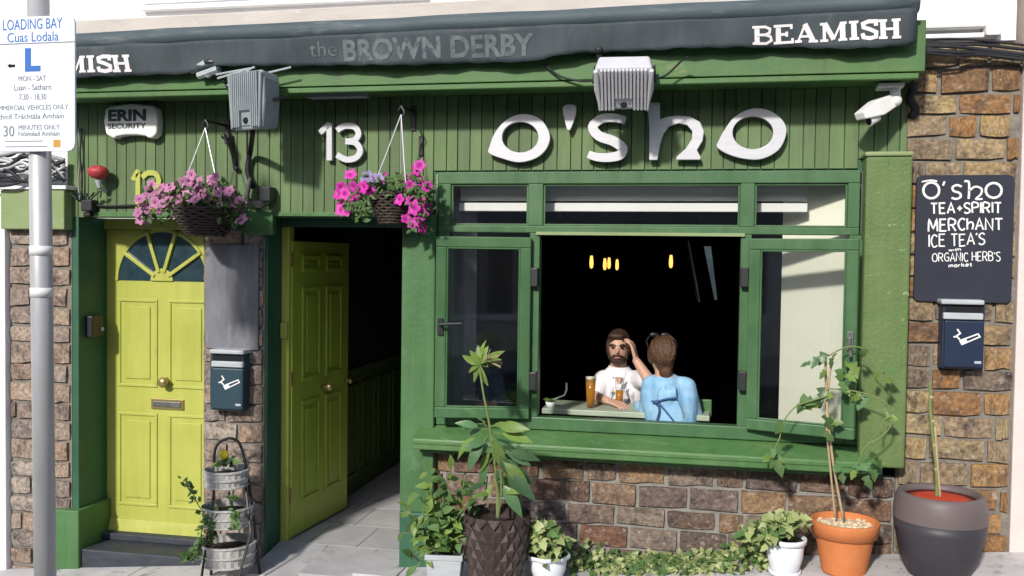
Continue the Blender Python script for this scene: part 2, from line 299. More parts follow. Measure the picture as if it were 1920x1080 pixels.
M['darkglass'] = mat('dark_fanlight_glass', (.015, .032, .045), (.03, .06, .07), .12, 14, spec=.5)
M['brass'] = mat('tarnished_brass', (.45, .36, .15), (.36, .28, .13), .35, 12, metal=.7)
M['steel'] = mat('dark_steel', (.12, .12, .12), (.25, .25, .24), .35, 12, metal=.6)
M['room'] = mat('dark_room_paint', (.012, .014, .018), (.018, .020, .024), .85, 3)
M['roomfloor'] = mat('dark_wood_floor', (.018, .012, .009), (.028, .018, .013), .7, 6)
M['table'] = mat('worn_green_table_top', (.30, .36, .27), (.38, .43, .33), .45, 5)
M['wood'] = mat('dark_wood', (.035, .02, .013), (.05, .03, .018), .5, 8)
M['pavement'] = mat('grey_concrete', (.42, .41, .42), (.52, .51, .52), .9, 4, bump=.6, bscale=50, dirt=((.22, .215, .22), 3, .58, .2))
M['slab'] = mat('paving_slab_stone', (.47, .46, .47), (.58, .565, .57), .88, 5, bump=.5, bscale=50, rand=.08, dirt=((.17, .165, .165), 6, .55, .14), streak=.12)
M['tile'] = mat('entrance_stone_tile', (.38, .38, .39), (.50, .49, .50), .7, 5, bump=.3, bscale=40, rand=.1, dirt=((.20, .2, .205), 4, .58, .2))
M['asphalt'] = mat('asphalt', (.045, .045, .048), (.065, .065, .066), .95, 20, bump=.8, bscale=120)
M['kerb'] = mat('granite_kerb', (.30, .30, .31), (.42, .42, .42), .85, 30)
M['step'] = mat('blue_black_step', (.025, .03, .042), (.05, .055, .07), .6, 8, (1, 1, 3), .3, 40)
M['skin'] = mat('skin', (.50, .29, .21), (.56, .34, .25), .5, 20, spec=.4)
M['hair'] = mat('brown_hair', (.04, .019, .011), (.16, .08, .038), .42, 16, (9, 9, .8), .6, 70, rand=.2)
M['darkhair'] = mat('dark_hair', (.024, .014, .010), (.075, .04, .025), .5, 25, (6, 6, 1), .5, 60)
M['felt'] = mat('black_felt', (.008, .008, .010), (.016, .016, .02), .95, 30, bump=.3, bscale=80, spec=.1)
M['denim'] = mat('pale_blue_denim', (.16, .36, .58), (.33, .54, .72), .8, 7, bump=.5, bscale=22)
M['denim_dark'] = mat('blue_tie', (.04, .10, .24), None, .8)
M['shirt'] = mat('white_shirt', (.66, .65, .68), (.76, .75, .78), .8, 7, bump=.4, bscale=22)
M['trouser'] = mat('dark_trousers', (.02, .024, .035), (.03, .035, .05), .85, 10)
M['navytop'] = mat('dark_navy_top', (.05, .075, .12), (.08, .11, .16), .85, 8)
M['beer'] = mat('amber_beer', (.74, .36, .05), (.80, .42, .06), .15, 5, trans=.7, spec=.6)
M['foam'] = mat('beer_foam', (.8, .75, .6), None, .9)
M['bulb'] = mat('lit_filament_bulb', (1, .50, .10), None, .4, emit=1.6)
M['screen'] = mat('grey_screen_reflection_glow', (.10, .17, .19), (.30, .40, .42), .3, 3, (1, 1, 3), emit=.22)  # faint glow stands in for the pale reflection on the panel

# ------------------------------------------------------------------ text
GL = {'A': [[(0, 0), (.35, 1), (.7, 0)], [(.13, .36), (.57, .36)]], 'B': [[(0, 0), (0, 1), (.38, 1), (.55, .85), (.48, .62), (0, .54)], [(.0, .54), (.5, .5), (.64, .28), (.48, .02), (0, 0)]],
      'C': [[(.6, .85), (.4, 1), (.14, .9), (0, .5), (.14, .1), (.4, 0), (.6, .15)]], 'E': [[(.55, 1), (0, 1), (0, 0), (.55, 0)], [(0, .52), (.45, .52)]],
      'G': [[(.6, .85), (.4, 1), (.12, .86), (0, .5), (.12, .12), (.4, 0), (.62, .15), (.62, .45), (.36, .45)]], 'H': [[(0, 0), (0, 1)], [(.6, 0), (.6, 1)], [(0, .5), (.6, .5)]],
      'h': [[(0, 0), (0, 1)], [(0, .45), (.2, .62), (.45, .6), (.5, .35), (.42, 0)]], 'I': [[(.05, 0), (.05, 1)]], 'M': [[(0, 0), (.06, 1), (.4, .25), (.74, 1), (.8, 0)]], 'N': [[(0, 0), (0, 1), (.6, 0), (.6, 1)]],
      'O': [[(.36 + .36 * math.sin(k * math.pi / 6), .5 + .5 * math.cos(k * math.pi / 6)) for k in range(13)]], 'P': [[(0, 0), (0, 1), (.4, 1), (.58, .84), (.5, .58), (0, .5)]],
      'R': [[(0, 0), (0, 1), (.4, 1), (.58, .84), (.5, .58), (0, .5)], [(.25, .52), (.62, 0)]], 'S': [[(.55, .88), (.38, 1), (.12, .95), (.02, .75), (.2, .56), (.46, .42), (.56, .22), (.42, .03), (.18, 0), (0, .14)]],
      'T': [[(0, 1), (.64, 1)], [(.32, 1), (.32, 0)]], '+': [[(.05, .45), (.5, .45)], [(.27, .2), (.27, .7)]], "'": [[(.05, 1), (.0, .78)]],
      'e': [[(.04, .34), (.46, .34), (.44, .55), (.22, .62), (.04, .45), (.04, .15), (.22, 0), (.46, .1)]], 'm': [[(0, 0), (0, .6)], [(0, .45), (.18, .62), (.34, .5), (.34, 0)], [(.34, .45), (.5, .62), (.68, .5), (.68, 0)]],
      't': [[(.18, .9), (.18, .1), (.36, 0)], [(0, .62), (.36, .62)]], 'w': [[(0, .6), (.14, 0), (.32, .5), (.5, 0), (.64, .6)]], 'i': [[(.04, 0), (.04, .6)]], 'a': [[(.44, .6), (.44, 0)], [(.44, .5), (.2, .62), (.02, .35), (.16, .02), (.44, .14)]],
      'r': [[(0, 0), (0, .6)], [(0, .4), (.16, .6), (.34, .58)]], 'k': [[(0, 0), (0, 1)], [(.4, .6), (0, .28)], [(.12, .36), (.42, 0)]], 's': [[(.36, .52), (.2, .62), (.04, .48), (.34, .2), (.2, 0), (0, .1)]]}
def strokes(mb, text, quad, d, thick, jit=0, gap=.22, th=.002):
    """hand-drawn text laid into the photo quad (TL, TR, BR, BL) on the plane y=-d"""
    x = 0; items = []
    for ch in text:
        if ch == ' ': x += .4; continue
        g = GL[ch]; wd = max(p[0] for l in g for p in l); dy = RN.uniform(-jit, jit)
        for l in g: items.append([(x + px + RN.uniform(-jit, jit) * .4, py + dy + RN.uniform(-jit, jit) * .4) for px, py in l])
        x += wd + gap
    tot = x - gap; tl, tr, br, bl = [Vector(q) for q in quad]
    for n, l in enumerate(items):
        pts = []
        for px, py in (l if len(l) < 5 else [(v.x, v.y) for v in spline([Vector((a, b, 0)) for a, b in l], 3)]):
            u, v = px / tot, 1 - py; q = (tl * (1 - u) + tr * u) * (1 - v) + (bl * (1 - u) + br * u) * v; p = W(q.x, q.y, -d); pts.append((p.x, p.z))
        mb.ribbon(pts, thick, -d - th - .0004 * (n % 5), th)
    return mb
def rect(x0, y0, x1, y1): return ((x0, y0), (x1, y0), (x1, y1), (x0, y1))
def font(name, s, px, d, mt, parent=None, th=.0015, bold=0.0, shear=0):
    """type set with the built-in font, scaled into the photo rectangle px on the plane y=-d"""
    cu = bpy.data.curves.new('type', 'FONT'); cu.body = s; cu.extrude = .02; cu.offset = bold; cu.resolution_u = 3; cu.shear = shear
    t = bpy.data.objects.new('type', cu); col.objects.link(t); dg = bpy.context.evaluated_depsgraph_get(); me = bpy.data.meshes.new_from_object(t.evaluated_get(dg)); bpy.data.objects.remove(t); bpy.data.curves.remove(cu)
    xs = [v.co.x for v in me.vertices]; ys = [v.co.y for v in me.vertices]; a, b, c, e = ext(*px, d)
    for v in me.vertices:
        v.co = ((v.co.x - min(xs)) / (max(xs) - min(xs)) * (b - a) + a, -d - th * (.5 + v.co.z / .04), (v.co.y - min(ys)) / (max(ys) - min(ys)) * (e - c) + c)
    me.materials.clear(); me.materials.append(mt); me.name = name
    return obj(name, me, mt, parent)

# ================================================================== SETTING
gx0, gx1 = -60, 60
def sheet(mb, x0, x1, y0, y1, dz, th=0):
    mb.hexa([(x0, y0, zg(x0) + dz - th), (x1, y0, zg(x1) + dz - th), (x1, y1, zg(x1) + dz - th), (x0, y1, zg(x0) + dz - th), (x0, y0, zg(x0) + dz), (x1, y0, zg(x1) + dz), (x1, y1, zg(x1) + dz), (x0, y1, zg(x0) + dz)]); return mb
tag(obj('road', sheet(MB(), gx0, gx1, -60, 60, -.14, .2), M['asphalt']), kind='structure')
pave = tag(obj('pavement', sheet(MB(), gx0, gx1, -1.75, .6, -.006, .12), M['pavement']), kind='structure')
tag(obj('kerb', sheet(MB(), gx0, gx1, -1.9, -1.753, -.01, .12), M['kerb'], bevel=.012), kind='structure')
y = -.02
for r, dep in enumerate((.43, .46, .44, .45)):
    x = -4.75 + .21 * (r % 2)
    while x < 1.95:
        wd = RN.choice((.6, .62, .58)); sheet_mb = sheet(MB(), x + .004, x + wd - .004, y - dep + .008, y, RN.uniform(.001, .004), .03)
        obj('paving_slab', sheet_mb, M['slab'], pave, bevel=.004); x += wd
    y -= dep

# the terrace across the street (seen only as reflections)
op = thing('terrace', 'terrace of rendered houses across the street seen in the window glass', 'building', (0, -12, zg(0)))
obj('wall', MB().box(-30, 30, -13, -12, -3.2, 5.6), M['oppwall'], op)
for k in range(15):
    x = -28 + k * 4
    for z0_, z1_ in ((.9, 2.3), (3.3, 4.7)): wd_ = obj('window', MB().box(x, x + 1.1, -12.0, -11.96, z0_, z1_), M['darkglass'], op); obj('sill', MB().box(x - .1, x + 1.2, -11.99, -11.85, z0_ - .12, z0_ - .002), M['whitewall'], wd_)
# ================================================================== PUB BUILDING
pub = thing('pub_building', 'green fronted pub with two lime yellow doors and a wide open casement window', 'building', (-1.5, 0, zg(-1.5)))
def bx(name, mt, px, d, th, parent=pub, bevel=.003, label=None):
    o = obj(name, MB().pbox(*px, d, th), mt, parent, bevel=bevel)
    if label: o['label'] = label
    return o
X = lambda px, py=600, Y=0: W(px, py, Y).x
Z = lambda px, py, Y=0: W(px, py, Y).z
xLn, xLp, xLe = X(20), X(134), X(147)                # left brick pier
xMl, xMr = X(382), X(496)                            # middle pier
xPl, xPr = X(760), X(815, 600, -.08)
xRl, xRr = X(1618, 500, -.12), X(1712, 300, -.15)
xEnd = X(1905, 500)
zWinT, zWinB = Z(1200, 322, 0), Z(1200, 792, 0)
zLin = Z(400, 407, 0)
zFas = W(640, 173, -.31).z
zTop = zFas + .25
# --- solid masonry behind the boards
mb = MB(); mb.box(xLn, xPr, .014, .2, zLin, zTop); mb.box(xPr + .001, xRr - .02, .014, .2, zWinT - .01, zTop)
obj('masonry', mb, M['reveal'], pub)
mb = MB(); mb.box(xLn + .02, X(1905, 60), .0, .3, zTop + .001, 5.2); obj('upper_wall', mb, M['whitewall'], pub)
# --- tongue and groove boards, one by one
xb = X(127, 300); xe = X(1702, 240); pw = .0715; n = 0
while xb < xe - .02:
    x1 = min(xb + pw * RN.uniform(.86, 1.14), xe); xm = (xb + x1) / 2
    if xm < X(505, 400): zb = Z(300, 408)
    elif xm < X(820, 330): zb = zLin + .008
    elif xm < X(1614, 315): zb = zWinT + .012
    else: zb = Z(1650, 290) - .02
    a = RN.uniform(-.0015, .0015)
    obj('plank', MB().box(xb + .0022, x1 - .0022, a, .0125, zb, zFas + .02), M['board'], pub, bevel=.0024); xb = x1; n += 1
# --- left door lintel and jambs, fascia
bx('lintel_trim', M['sill'], (155, 398, 458, 407), .012, .012)
bx('lintel_trim', M['sill'], (512, 398, 800, 406), .012, .012)
xf0, xf1 = X(60, 170, -.31), X(1735, 120, -.31)
mb = MB(); mb.box(xf0, xf1, -.31, -.275, zFas + .038, zTop + .05); obj('fascia_board', mb, M['fascia'], pub, bevel=.004)
mb = MB(); mb.box(xf0, xf1 - .03, -.318, -.28, zFas, zFas + .03); obj('fascia_lip', mb, M['fascia'], pub, bevel=.005)
mb = MB(); mb.box(xf0, xf1 - .03, -.279, .013, zFas + .021, zFas + .036); obj('soffit', mb, M['fascia'], pub)
mb = MB(); mb.box(xf1 - .03, xf1, -.274, .0, zFas + .039, zTop + .05); obj('fascia_return', mb, M['fascia'], pub)
mb = MB(); mb.box(X(575, 178, -.2), X(685, 178, -.2), -.2, -.12, zFas - .005, zFas + .02); obj('soffit_vent', mb, M['heater'], pub)

# --- bricks
def brickmesh(seed):
    r = random.Random(seed); nx, nz = 4, 3; vs = []; fs = []
    for j in range(nz):
        for i in range(nx):
            u, v = i / (nx - 1) - .5, j / (nz - 1) - .5; e = (i in (0, nx - 1)) + (j in (0, nz - 1))
            vs.append((u + r.uniform(-.022, .022), -.5 + e * .10 + r.uniform(-.11, .11), v + r.uniform(-.075, .075)))
    for j in range(nz - 1):
        for i in range(nx - 1): k = j * nx + i; fs.append((k, k + 1, k + nx + 1, k + nx))
    b = [0, nx - 1, nx * nz - 1, nx * (nz - 1)]; m = len(vs)
    for u, v in ((-.5, -.5), (.5, -.5), (.5, .5), (-.5, .5)): vs.append((u, .5, v))
    loop = [range(0, nx), [nx - 1 + k * nx for k in range(nz)], range(nx * nz - 1, nx * (nz - 1) - 1, -1), [k * nx for k in range(nz - 1, -1, -1)]]
    for q, L in enumerate(loop): fs.append(tuple(reversed(list(L))) + (m + q, m + (q + 1) % 4))
    q = MB(); q.add(vs, fs); return q
BM = {k: [brickmesh(20 + i).mesh('brick', M[k], True) for i in range(7)] for k in ('brick', 'brick_dark', 'brick_pale')}
for L in BM.values():
    for me in L:
        for p in me.polygons: p.use_smooth = False
def bricks(x0, x1, z0, z1, kind, yf=0.0, holes=(), pitch=.128, seed=1, lens=(.25, .3), zfun=None, thick=.06):
    r = random.Random(seed); wall = obj('brick_wall', MB().box(x0, x1, yf + .003, yf + thick, z0, z1), M['mortar_dark' if kind == 'brick_dark' else 'mortar'], pub)
    z = z1; row = 0; k = 0
    while z > z0 + .03:
        h = pitch * r.uniform(.88, 1.10); zc = z - h / 2; x = x0 - (r.uniform(.05, .14) if row % 2 else r.uniform(.0, .03))
        while x < x1 - .02:
            L = r.uniform(*lens) if r.random() > .22 else r.uniform(.12, .2)
            a, b = max(x, x0), min(x + L, x1)
            if b - a > .045 and not any(a > q[0] and b < q[1] and z - h > q[2] and z < q[3] for q in holes) and not (zfun and z < zfun((a + b) / 2)):
                jt = r.uniform(.016, .026)
                obj('brick', r.choice(BM[kind]), None, wall, loc=((a + b) / 2, yf + r.uniform(-.003, .003), zc + r.uniform(-.004, .004)), rot=(0, r.uniform(-.012, .012), 0), scale=(b - a - jt, .036, h - r.uniform(.016, .024)))
            x += L
        z -= h; row += 1
    return wall
bricks(xLn, xLp, zg(xLn) - .05, Z(80, 428), 'brick_pale', seed=3, zfun=lambda x: zg(x))
zPl = Z(430, 655), Z(430, 460)
bricks(xMl, xMr, zg(xMl) - .05, Z(440, 428), 'brick_pale', seed=5, zfun=lambda x: zg(x), holes=((X(386), X(484), zPl[0] + .02, zPl[1] - .02),))
bricks(xPr - .05, xRr - .02, zg(xPr) - .05, Z(1200, 872, -.05), 'brick_dark', seed=8, zfun=lambda x: zg(x))
bricks(xRr - .015, xEnd, zg(1.1) - .05, Z(1800, 84), 'brick', seed=11, zfun=lambda x: zg(x), holes=((X(1728), X(1890), Z(1800, 556), Z(1800, 340)),))
# left pier: painted render reveal, cap and plinth
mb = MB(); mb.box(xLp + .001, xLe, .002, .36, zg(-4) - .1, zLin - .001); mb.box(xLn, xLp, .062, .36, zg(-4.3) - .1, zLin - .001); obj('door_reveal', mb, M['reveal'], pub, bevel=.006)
mb = MB(); mb.box(xLn, X(120, 390, -.09), -.09, .0, Z(70, 430, -.09), Z(70, 356, -.09)); obj('render_band', mb, M['band'], pub, bevel=.008)
mb = MB(); mb.box(xLn - .01, X(124, 356, -.1), -.105, .0, Z(70, 355, -.09), Z(70, 348, -.09)); obj('coping', mb, M['whitewall'], pub, bevel=.004)
mb = MB(); a = X(97, 1000, -.05); mb.box(a, X(147, 1000, -.05), -.05, .30, zg(-4) - .1, Z(130, 957, -.05)); obj('plinth_block', mb, M['post'], pub, bevel=.008)
# middle pier
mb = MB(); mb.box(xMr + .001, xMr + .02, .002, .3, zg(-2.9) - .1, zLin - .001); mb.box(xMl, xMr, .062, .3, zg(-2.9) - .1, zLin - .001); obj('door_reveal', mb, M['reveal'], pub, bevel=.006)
bx('pier_cap', M['post'], (456, 394, 511, 440), .035, .05, bevel=.006)
bx('pier_cap', M['reveal'], (380, 432, 456, 456), .012, .03, bevel=.006)
bx('grey_plate', M['plate'], (385, 459, 484, 655), .03, .04, bevel=.004)
# entrance post and its foot
mb = MB(); zt = Z(785, 402, -.08); mb.box(xPl, xPr, -.08, .25, zg(xPl) - .1, zt); obj('entrance_post', mb, M['post'], pub, bevel=.008)
mb = MB(); mb.box(X(748, 1010, -.12), X(806, 1010, -.12), -.12, -.081, zg(xPl) - .1, Z(780, 962, -.12)); obj('plinth_block', mb, M['reveal'], pub, bevel=.008)
# right pilaster
mb = MB(); mb.box(xRl, xRr, -.15, .0, Z(1665, 878, -.15), Z(1665, 293, -.15)); obj('pilaster', mb, M['stucco'], pub, bevel=.012)
mb = MB(); mb.box(xRl - .008, xRr + .004, -.158, .0, Z(1665, 293, -.15) + .001, Z(1665, 284, -.15)); obj('pilaster_cap', mb, M['band'], pub, bevel=.008)

# ------------------------------------------------------------------ left door
YD = .30
xd0 = X(200, 700, YD); xd1 = xd0 + .86; zd0 = Z(300, 990, YD); zd1 = Z(300, 440, YD) + .03
mb = MB(); mb.box(X(186, 700, YD - .02), xd0 - .004, YD - .03, YD + .06, zd0 - .02, zd1 + .02); mb.box(xd1 + .004, xd1 + .05, YD - .03, YD + .06, zd0 - .02, zd1 + .02); mb.box(xd0 - .004, xd1 + .004, YD - .03, YD + .06, zd1 + .004, zLin - .005)
obj('door_frame', mb, M['yellow'], pub, bevel=.006)
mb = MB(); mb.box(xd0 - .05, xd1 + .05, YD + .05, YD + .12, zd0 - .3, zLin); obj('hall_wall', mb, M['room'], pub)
door = obj('door', MB().box(xd0, xd1, YD, YD + .04, zd0, zd1), M['yellow'], pub, bevel=.003); door['label'] = 'closed lime yellow panelled door with a fanlight'
xc = (xd0 + xd1) / 2 - .004; zc = Z(307, 527, YD); RF = .335
# fanlight: five dark panes between radial bars
mb = MB()
edges = [0, 34, 72, 108, 146, 180]
for i in range(5):
    a0, a1 = rad(edges[i] + (3 if i else 0)), rad(edges[i + 1] - (3 if i < 4 else 0))
    pts = [(xc + RF * math.cos(a0 + (a1 - a0) * k / 6), zc + RF * math.sin(a0 + (a1 - a0) * k / 6)) for k in range(7)] + [(xc + .075 * math.cos(a1), zc + .075 * math.sin(a1)), (xc + .075 * math.cos(a0), zc + .075 * math.sin(a0))]
    obj('fanlight_pane', MB().prism(pts, YD - .003, YD + .004), M['darkglass'], door)
for a in (34, 72, 108, 146):
    q = rad(a); obj('glazing_bar', MB().obox((xc + .205 * math.cos(q), YD - .012, zc + .205 * math.sin(q)), (.145 * math.cos(q), 0, .145 * math.sin(q)), (0, .012, 0), (-.0125 * math.sin(q), 0, .0125 * math.cos(q))), M['yellow'], door, bevel=.004)
mb = MB(); mb.prism([(xc + .085 * math.cos(rad(t)), zc + .085 * math.sin(rad(t))) for t in range(0, 181, 15)], YD - .014, YD + .001); obj('fanlight_hub', mb, M['yellow'], door, bevel=.004)
arc = lambda r: [(xc + r * math.cos(rad(t)), zc + r * math.sin(rad(t))) for t in range(0, 181, 9)]
obj('fanlight_arch', MB().ribbon(arc(RF + .008), .02, YD - .010, .011), M['yellow'], door)
def panel(x0, x1, z0, z1, parent, mt, yf):           # moulded frame round a raised field
    mb = MB(); o = .022
    for (a, b, c, e) in ((x0, x1, z0, z0 + o), (x0, x1, z1 - o, z1), (x0, x0 + o, z0 + o, z1 - o), (x1 - o, x1, z0 + o, z1 - o)): mb.box(a, b, yf - .009, yf + .002, c, e)
    mb.box(x0 + .055, x1 - .055, yf - .008, yf + .002, z0 + .055, z1 - .055); obj('door_panel', mb, mt, parent, bevel=.0055)
xp = [xd0 + .09, xc - .035, xc + .045, xd1 - .085]
zq = Z(260, 560, YD), Z(260, 762, YD), Z(260, 772, YD), Z(260, 948, YD)
zr = Z(300, 735, YD), Z(300, 775, YD)
for i in (0, 2):
    panel(xp[i], xp[i + 1], zr[0] + .03, zq[0], door, M['yellow'], YD); panel(xp[i], xp[i + 1], zq[3], zr[1], door, M['yellow'], YD)
mb = MB(); mb.hexa([(xd0, YD - .035, zd0 - .03), (xd1, YD - .035, zd0 - .05), (xd1, YD, zd0 - .05), (xd0, YD, zd0 - .03), (xd0, YD - .012, zd0 + .05), (xd1, YD - .012, zd0 + .05), (xd1, YD, zd0 + .05), (xd0, YD, zd0 + .05)]); obj('weather_board', mb, M['yellow'], door, bevel=.004)
kx, kz = X(306, 717, YD - .05), Z(306, 717, YD - .05)
mb = MB(); mb.ell((kx, YD - .055, kz), (.036, .026, .036)); mb.tube([(kx, YD - .045, kz), (kx, YD - .001, kz)], [.013, .03], 12); obj('door_knob', mb, M['brass'], door, smooth=True)
a, b, c, e = ext(283, 748, 344, 768, -YD + .012)
mb = MB(); mb.box(a, b, YD - .012, YD, c, e); obj('letter_plate', mb, M['brass'], door, bevel=.004)
mb = MB(); mb.box(a + .02, b - .02, YD - .02, YD - .0125, c + .018, e - .018); obj('letter_flap', mb, M['steel'], door, bevel=.004)
mb = MB(); mb.box(xLe + .002, xMl - .003, -.02, .36, zg(-3.5) - .1, zd0 - .075); obj('door_step', mb, M['step'], pub, bevel=.01)
mb = MB(); mb.box(xLe + .002, xMl + .15, .2, .36, zd0 - .074, zd0 - .03); obj('door_threshold', mb, M['step'], pub, bevel=.006)

# ------------------------------------------------------------------ entrance passage with the open door
zf = W(552, 1013, .22).z
xq0, xq1 = xMr + .02, xPl
hx = X(546, 700, .22)
mb = MB()
mb.box(xq0 - .1, xq0 - .001, .3, 4.2, zf - .1, zLin); mb.box(xq1 + .001, xq1 + .1, .25, 4.2, zf - .1, zLin); mb.box(xq0 - .1, xq1 + .1, 4.2, 4.3, zf - .1, zLin); mb.box(xq0 - .1, xq1 + .1, .2, 4.3, zLin + .001, zLin + .1)
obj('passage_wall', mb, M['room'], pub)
pf = tag(obj('entrance_floor', MB().box(xq0 - .02, xq1 + .02, .18, 4.25, zf - .2, zf - .012), M['pavement']), kind='structure')
yy = -.28; r = 0
while yy < 3.4:
    dep = .46; x = xq0 + .002 - (.15 if r % 2 else 0)
    while x < xq1 - .02:
        a, b = max(x, xq0 + .003), min(x + .34, xq1 - .003); y0, y1 = yy + .004, yy + dep - .004
        zz = [(zg((a + b) / 2) + .012) if q < -.2 else (zf if q > .17 else (zg((a + b) / 2) + .012) + (zf - zg((a + b) / 2) - .012) * (q + .28) / .46) for q in (y0, y1)]
        if b - a > .03:
            obj('floor_tile', MB().hexa([(a + .003, y0, zz[0] - .03), (b - .003, y0, zz[0] - .03), (b - .003, y1, zz[1] - .03), (a + .003, y1, zz[1] - .03), (a + .003, y0, zz[0]), (b - .003, y0, zz[0]), (b - .003, y1, zz[1]), (a + .003, y1, zz[1])]), M['tile'], pf)
        x += .34
    yy += dep; r += 1
mb = MB(); zdt = Z(545, 425, .2); mb.box(xq0 + .001, hx - .004, .19, .27, zf - .01, zdt); obj('door_frame', mb, M['yellow'], pub, bevel=.008)
mb = MB(); mb.box(xq0 + .001, xq1 - .001, .19, .27, zdt + .001, zLin - .002); obj('door_frame', mb, M['reveal'], pub, bevel=.005)
mb = MB(); mb.pbox(525, 605, 538, 635, -.17, .02); obj('entry_bell', mb, M['yellow'], pub, bevel=.005)
H0 = WZ(553, 1012, zf); H0 = Vector((hx + .006, .22, zf)); Fp = WZ(668, 945, zf); dv = Vector((Fp.x - H0.x, Fp.y - H0.y, 0)); LW = .80; dv.normalize(); nv = Vector((dv.y, -dv.x, 0))   # nv faces the passage and the street
zh = Z(558, 452, .22) - zf
def leafbox(mb, u0, u1, w0, w1, h0, h1):
    P_ = lambda u, w_, h: H0 + dv * u + nv * w_ + Vector((0, 0, h))
    return mb.hexa([P_(u0, w0, h0), P_(u1, w0, h0), P_(u1, w1, h0), P_(u0, w1, h0), P_(u0, w0, h1), P_(u1, w0, h1), P_(u1, w1, h1), P_(u0, w1, h1)])
door2 = obj('door', leafbox(MB(), 0, LW, -.045, 0, .015, zh), M['leafdoor'], pub, bevel=.003); door2['label'] = 'lime green panelled door standing open into the dark passage'
def leafpanel(u0, u1, h0, h1):
    mb = MB(); o = .028
    for q in ((u0, u1, h0, h0 + o), (u0, u1, h1 - o, h1), (u0, u0 + o, h0 + o, h1 - o), (u1 - o, u1, h0 + o, h1 - o)): leafbox(mb, q[0], q[1], -.002, .011, q[2], q[3])
    leafbox(mb, u0 + .06, u1 - .06, -.002, .010, h0 + .06, h1 - .06); obj('door_panel', mb, M['leafdoor'], door2, bevel=.006)
for u0, u1 in ((.12, .37), (.45, .69)):
    for h0, h1 in ((.22, .90), (1.03, 1.66), (1.76, zh - .09)): leafpanel(u0, u1, h0, h1)
mb = MB()
kp = H0 + dv * .40 + Vector((0, 0, .96)); mb.tube([kp, kp + nv * .045], .012, 10); mb.ell(kp + nv * .06, .028); obj('door_knob', mb, M['brass'], door2, smooth=True); mb = MB(); kp = H0 + dv * .745 + Vector((0, 0, .96)); mb.tube([kp, kp + nv * .035], .01, 10); mb.ell(kp + nv * .045, .02)
obj('door_knob', mb, M['brass'], door2, smooth=True)
for h in (.25, 1.02, 1.8): obj('hinge', leafbox(MB(), -.012, .004, -.02, .004, h, h + .09), M['brass'], door2)
# inner door's lower half as low panelling; its shaded upper half is left out
ya, yb = 1.15, 2.75; zw = .99
wn = obj('inner_door_panelling', MB().box(xq0, xq0 + .02, ya, yb, zf, zf + zw), M['inner_panelling'], pub, bevel=.004)
for k in range(4):
    q0 = ya + .09 + k * .38; q1 = q0 + .30; mb = MB(); o = .03
    for (a, b, c, e) in ((q0, q1, .14, .14 + o), (q0, q1, zw - .12 - o, zw - .12), (q0, q0 + o, .14 + o, zw - .12 - o), (q1 - o, q1, .14 + o, zw - .12 - o)): mb.box(xq0 + .019, xq0 + .034, a, b, zf + c, zf + e)
    obj('panel_moulding', mb, M['inner_panelling'], wn, bevel=.006)

# ------------------------------------------------------------------ window
fr = obj('window_frame', MB(), M['frame'], pub)
mb = MB(); xa, xz = X(820, 500, -.05), X(1612, 400, -.05); D0, D1 = -.05, .03
xm = [X(845, 385, -.05), X(990, 385, -.05), X(1018, 385, -.05), X(1388, 385, -.05), X(1415, 385, -.05), X(1590, 385, -.05)]
zT, zA, zB, zC, zS = Z(1200, 321, -.05), Z(1200, 344, -.05), Z(1200, 424.5, -.05), Z(1200, 438, -.05), Z(1200, 815, -.05)
zO = Z(1200, 791, -.05)
mb.box(xa, xz, D0, D1, zA, zT)                         # head
mb.box(xa, xz, D0, D1, zC, zB)                         # transom
for a, b in ((xa, xm[0]), (xm[1], xm[2]), (xm[3], xm[4]), (xm[5], xz)): mb.box(a, b, D0 + .002, D1, zB, zA)
xjl, xjr = X(1010, 600, -.05), X(1386, 600, -.05)
mb.box(xa, xa + .07, D0 + .002, D1, zS, zC); mb.box(xjl - .06, xjl, D0 + .002, D1, zO, zC); mb.box(xjr, xjr + .06, D0 + .002, D1, zO, zC); mb.box(xz - .05, xz + .05, D0 + .002, D1, zS, zC)
mb.box(xa + .071, xz - .051, D0, D1, zS, zO)           # bottom rail
fr.data = mb.mesh('window_frame', M['frame']); b_ = fr.modifiers.new('bevel', 'BEVEL'); b_.width = .005; b_.segments = 2; b_.limit_method = 'ANGLE'
for a, b in ((xm[0], xm[1]), (xm[2], xm[3]), (xm[4], xm[5])): obj('pane', MB().box(a - .004, b + .004, -.018, -.012, zB - .004, zA + .004), M['glass'], fr)
mb = MB()
for a, b in ((xm[0], xm[1]), (xm[2], xm[3]), (xm[4], xm[5])):
    for q in ((a, b, zB, zB + .012), (a, b, zA - .012, zA), (a, a + .012, zB + .012, zA - .012), (b - .012, b, zB + .012, zA - .012)): mb.box(q[0], q[1], -.035, -.019, q[2], q[3])
obj('glazing_bead', mb, M['frame'], fr, bevel=.003)
obj('pane', MB().box(xa + .066, xjl - .056, .0, .006, zO - .004, zC + .004), M['dglass'], fr)
obj('pane', MB().box(xjr + .056, xz - .046, .0, .006, zO - .004, zC + .004), M['dglass'], fr)
mb = MB(); mb.box(xjl - .02, xjr + .02, -.065, -.0505, zC - .012, zC + .006); obj('drip_strip', mb, M['band'], fr)
mb = MB(); mb.box(xz + .012, xz + .03, -.045, .0, zC, zT); obj('pale_strip', mb, M['zinc'], fr, bevel=.006)  # narrow pale strip beside the frame
mb = MB(); mb.box(xa - .016, xa - .004, -.04, .0, zC, zT - .01); obj('edge_strip', mb, M['band'], fr, bevel=.003)
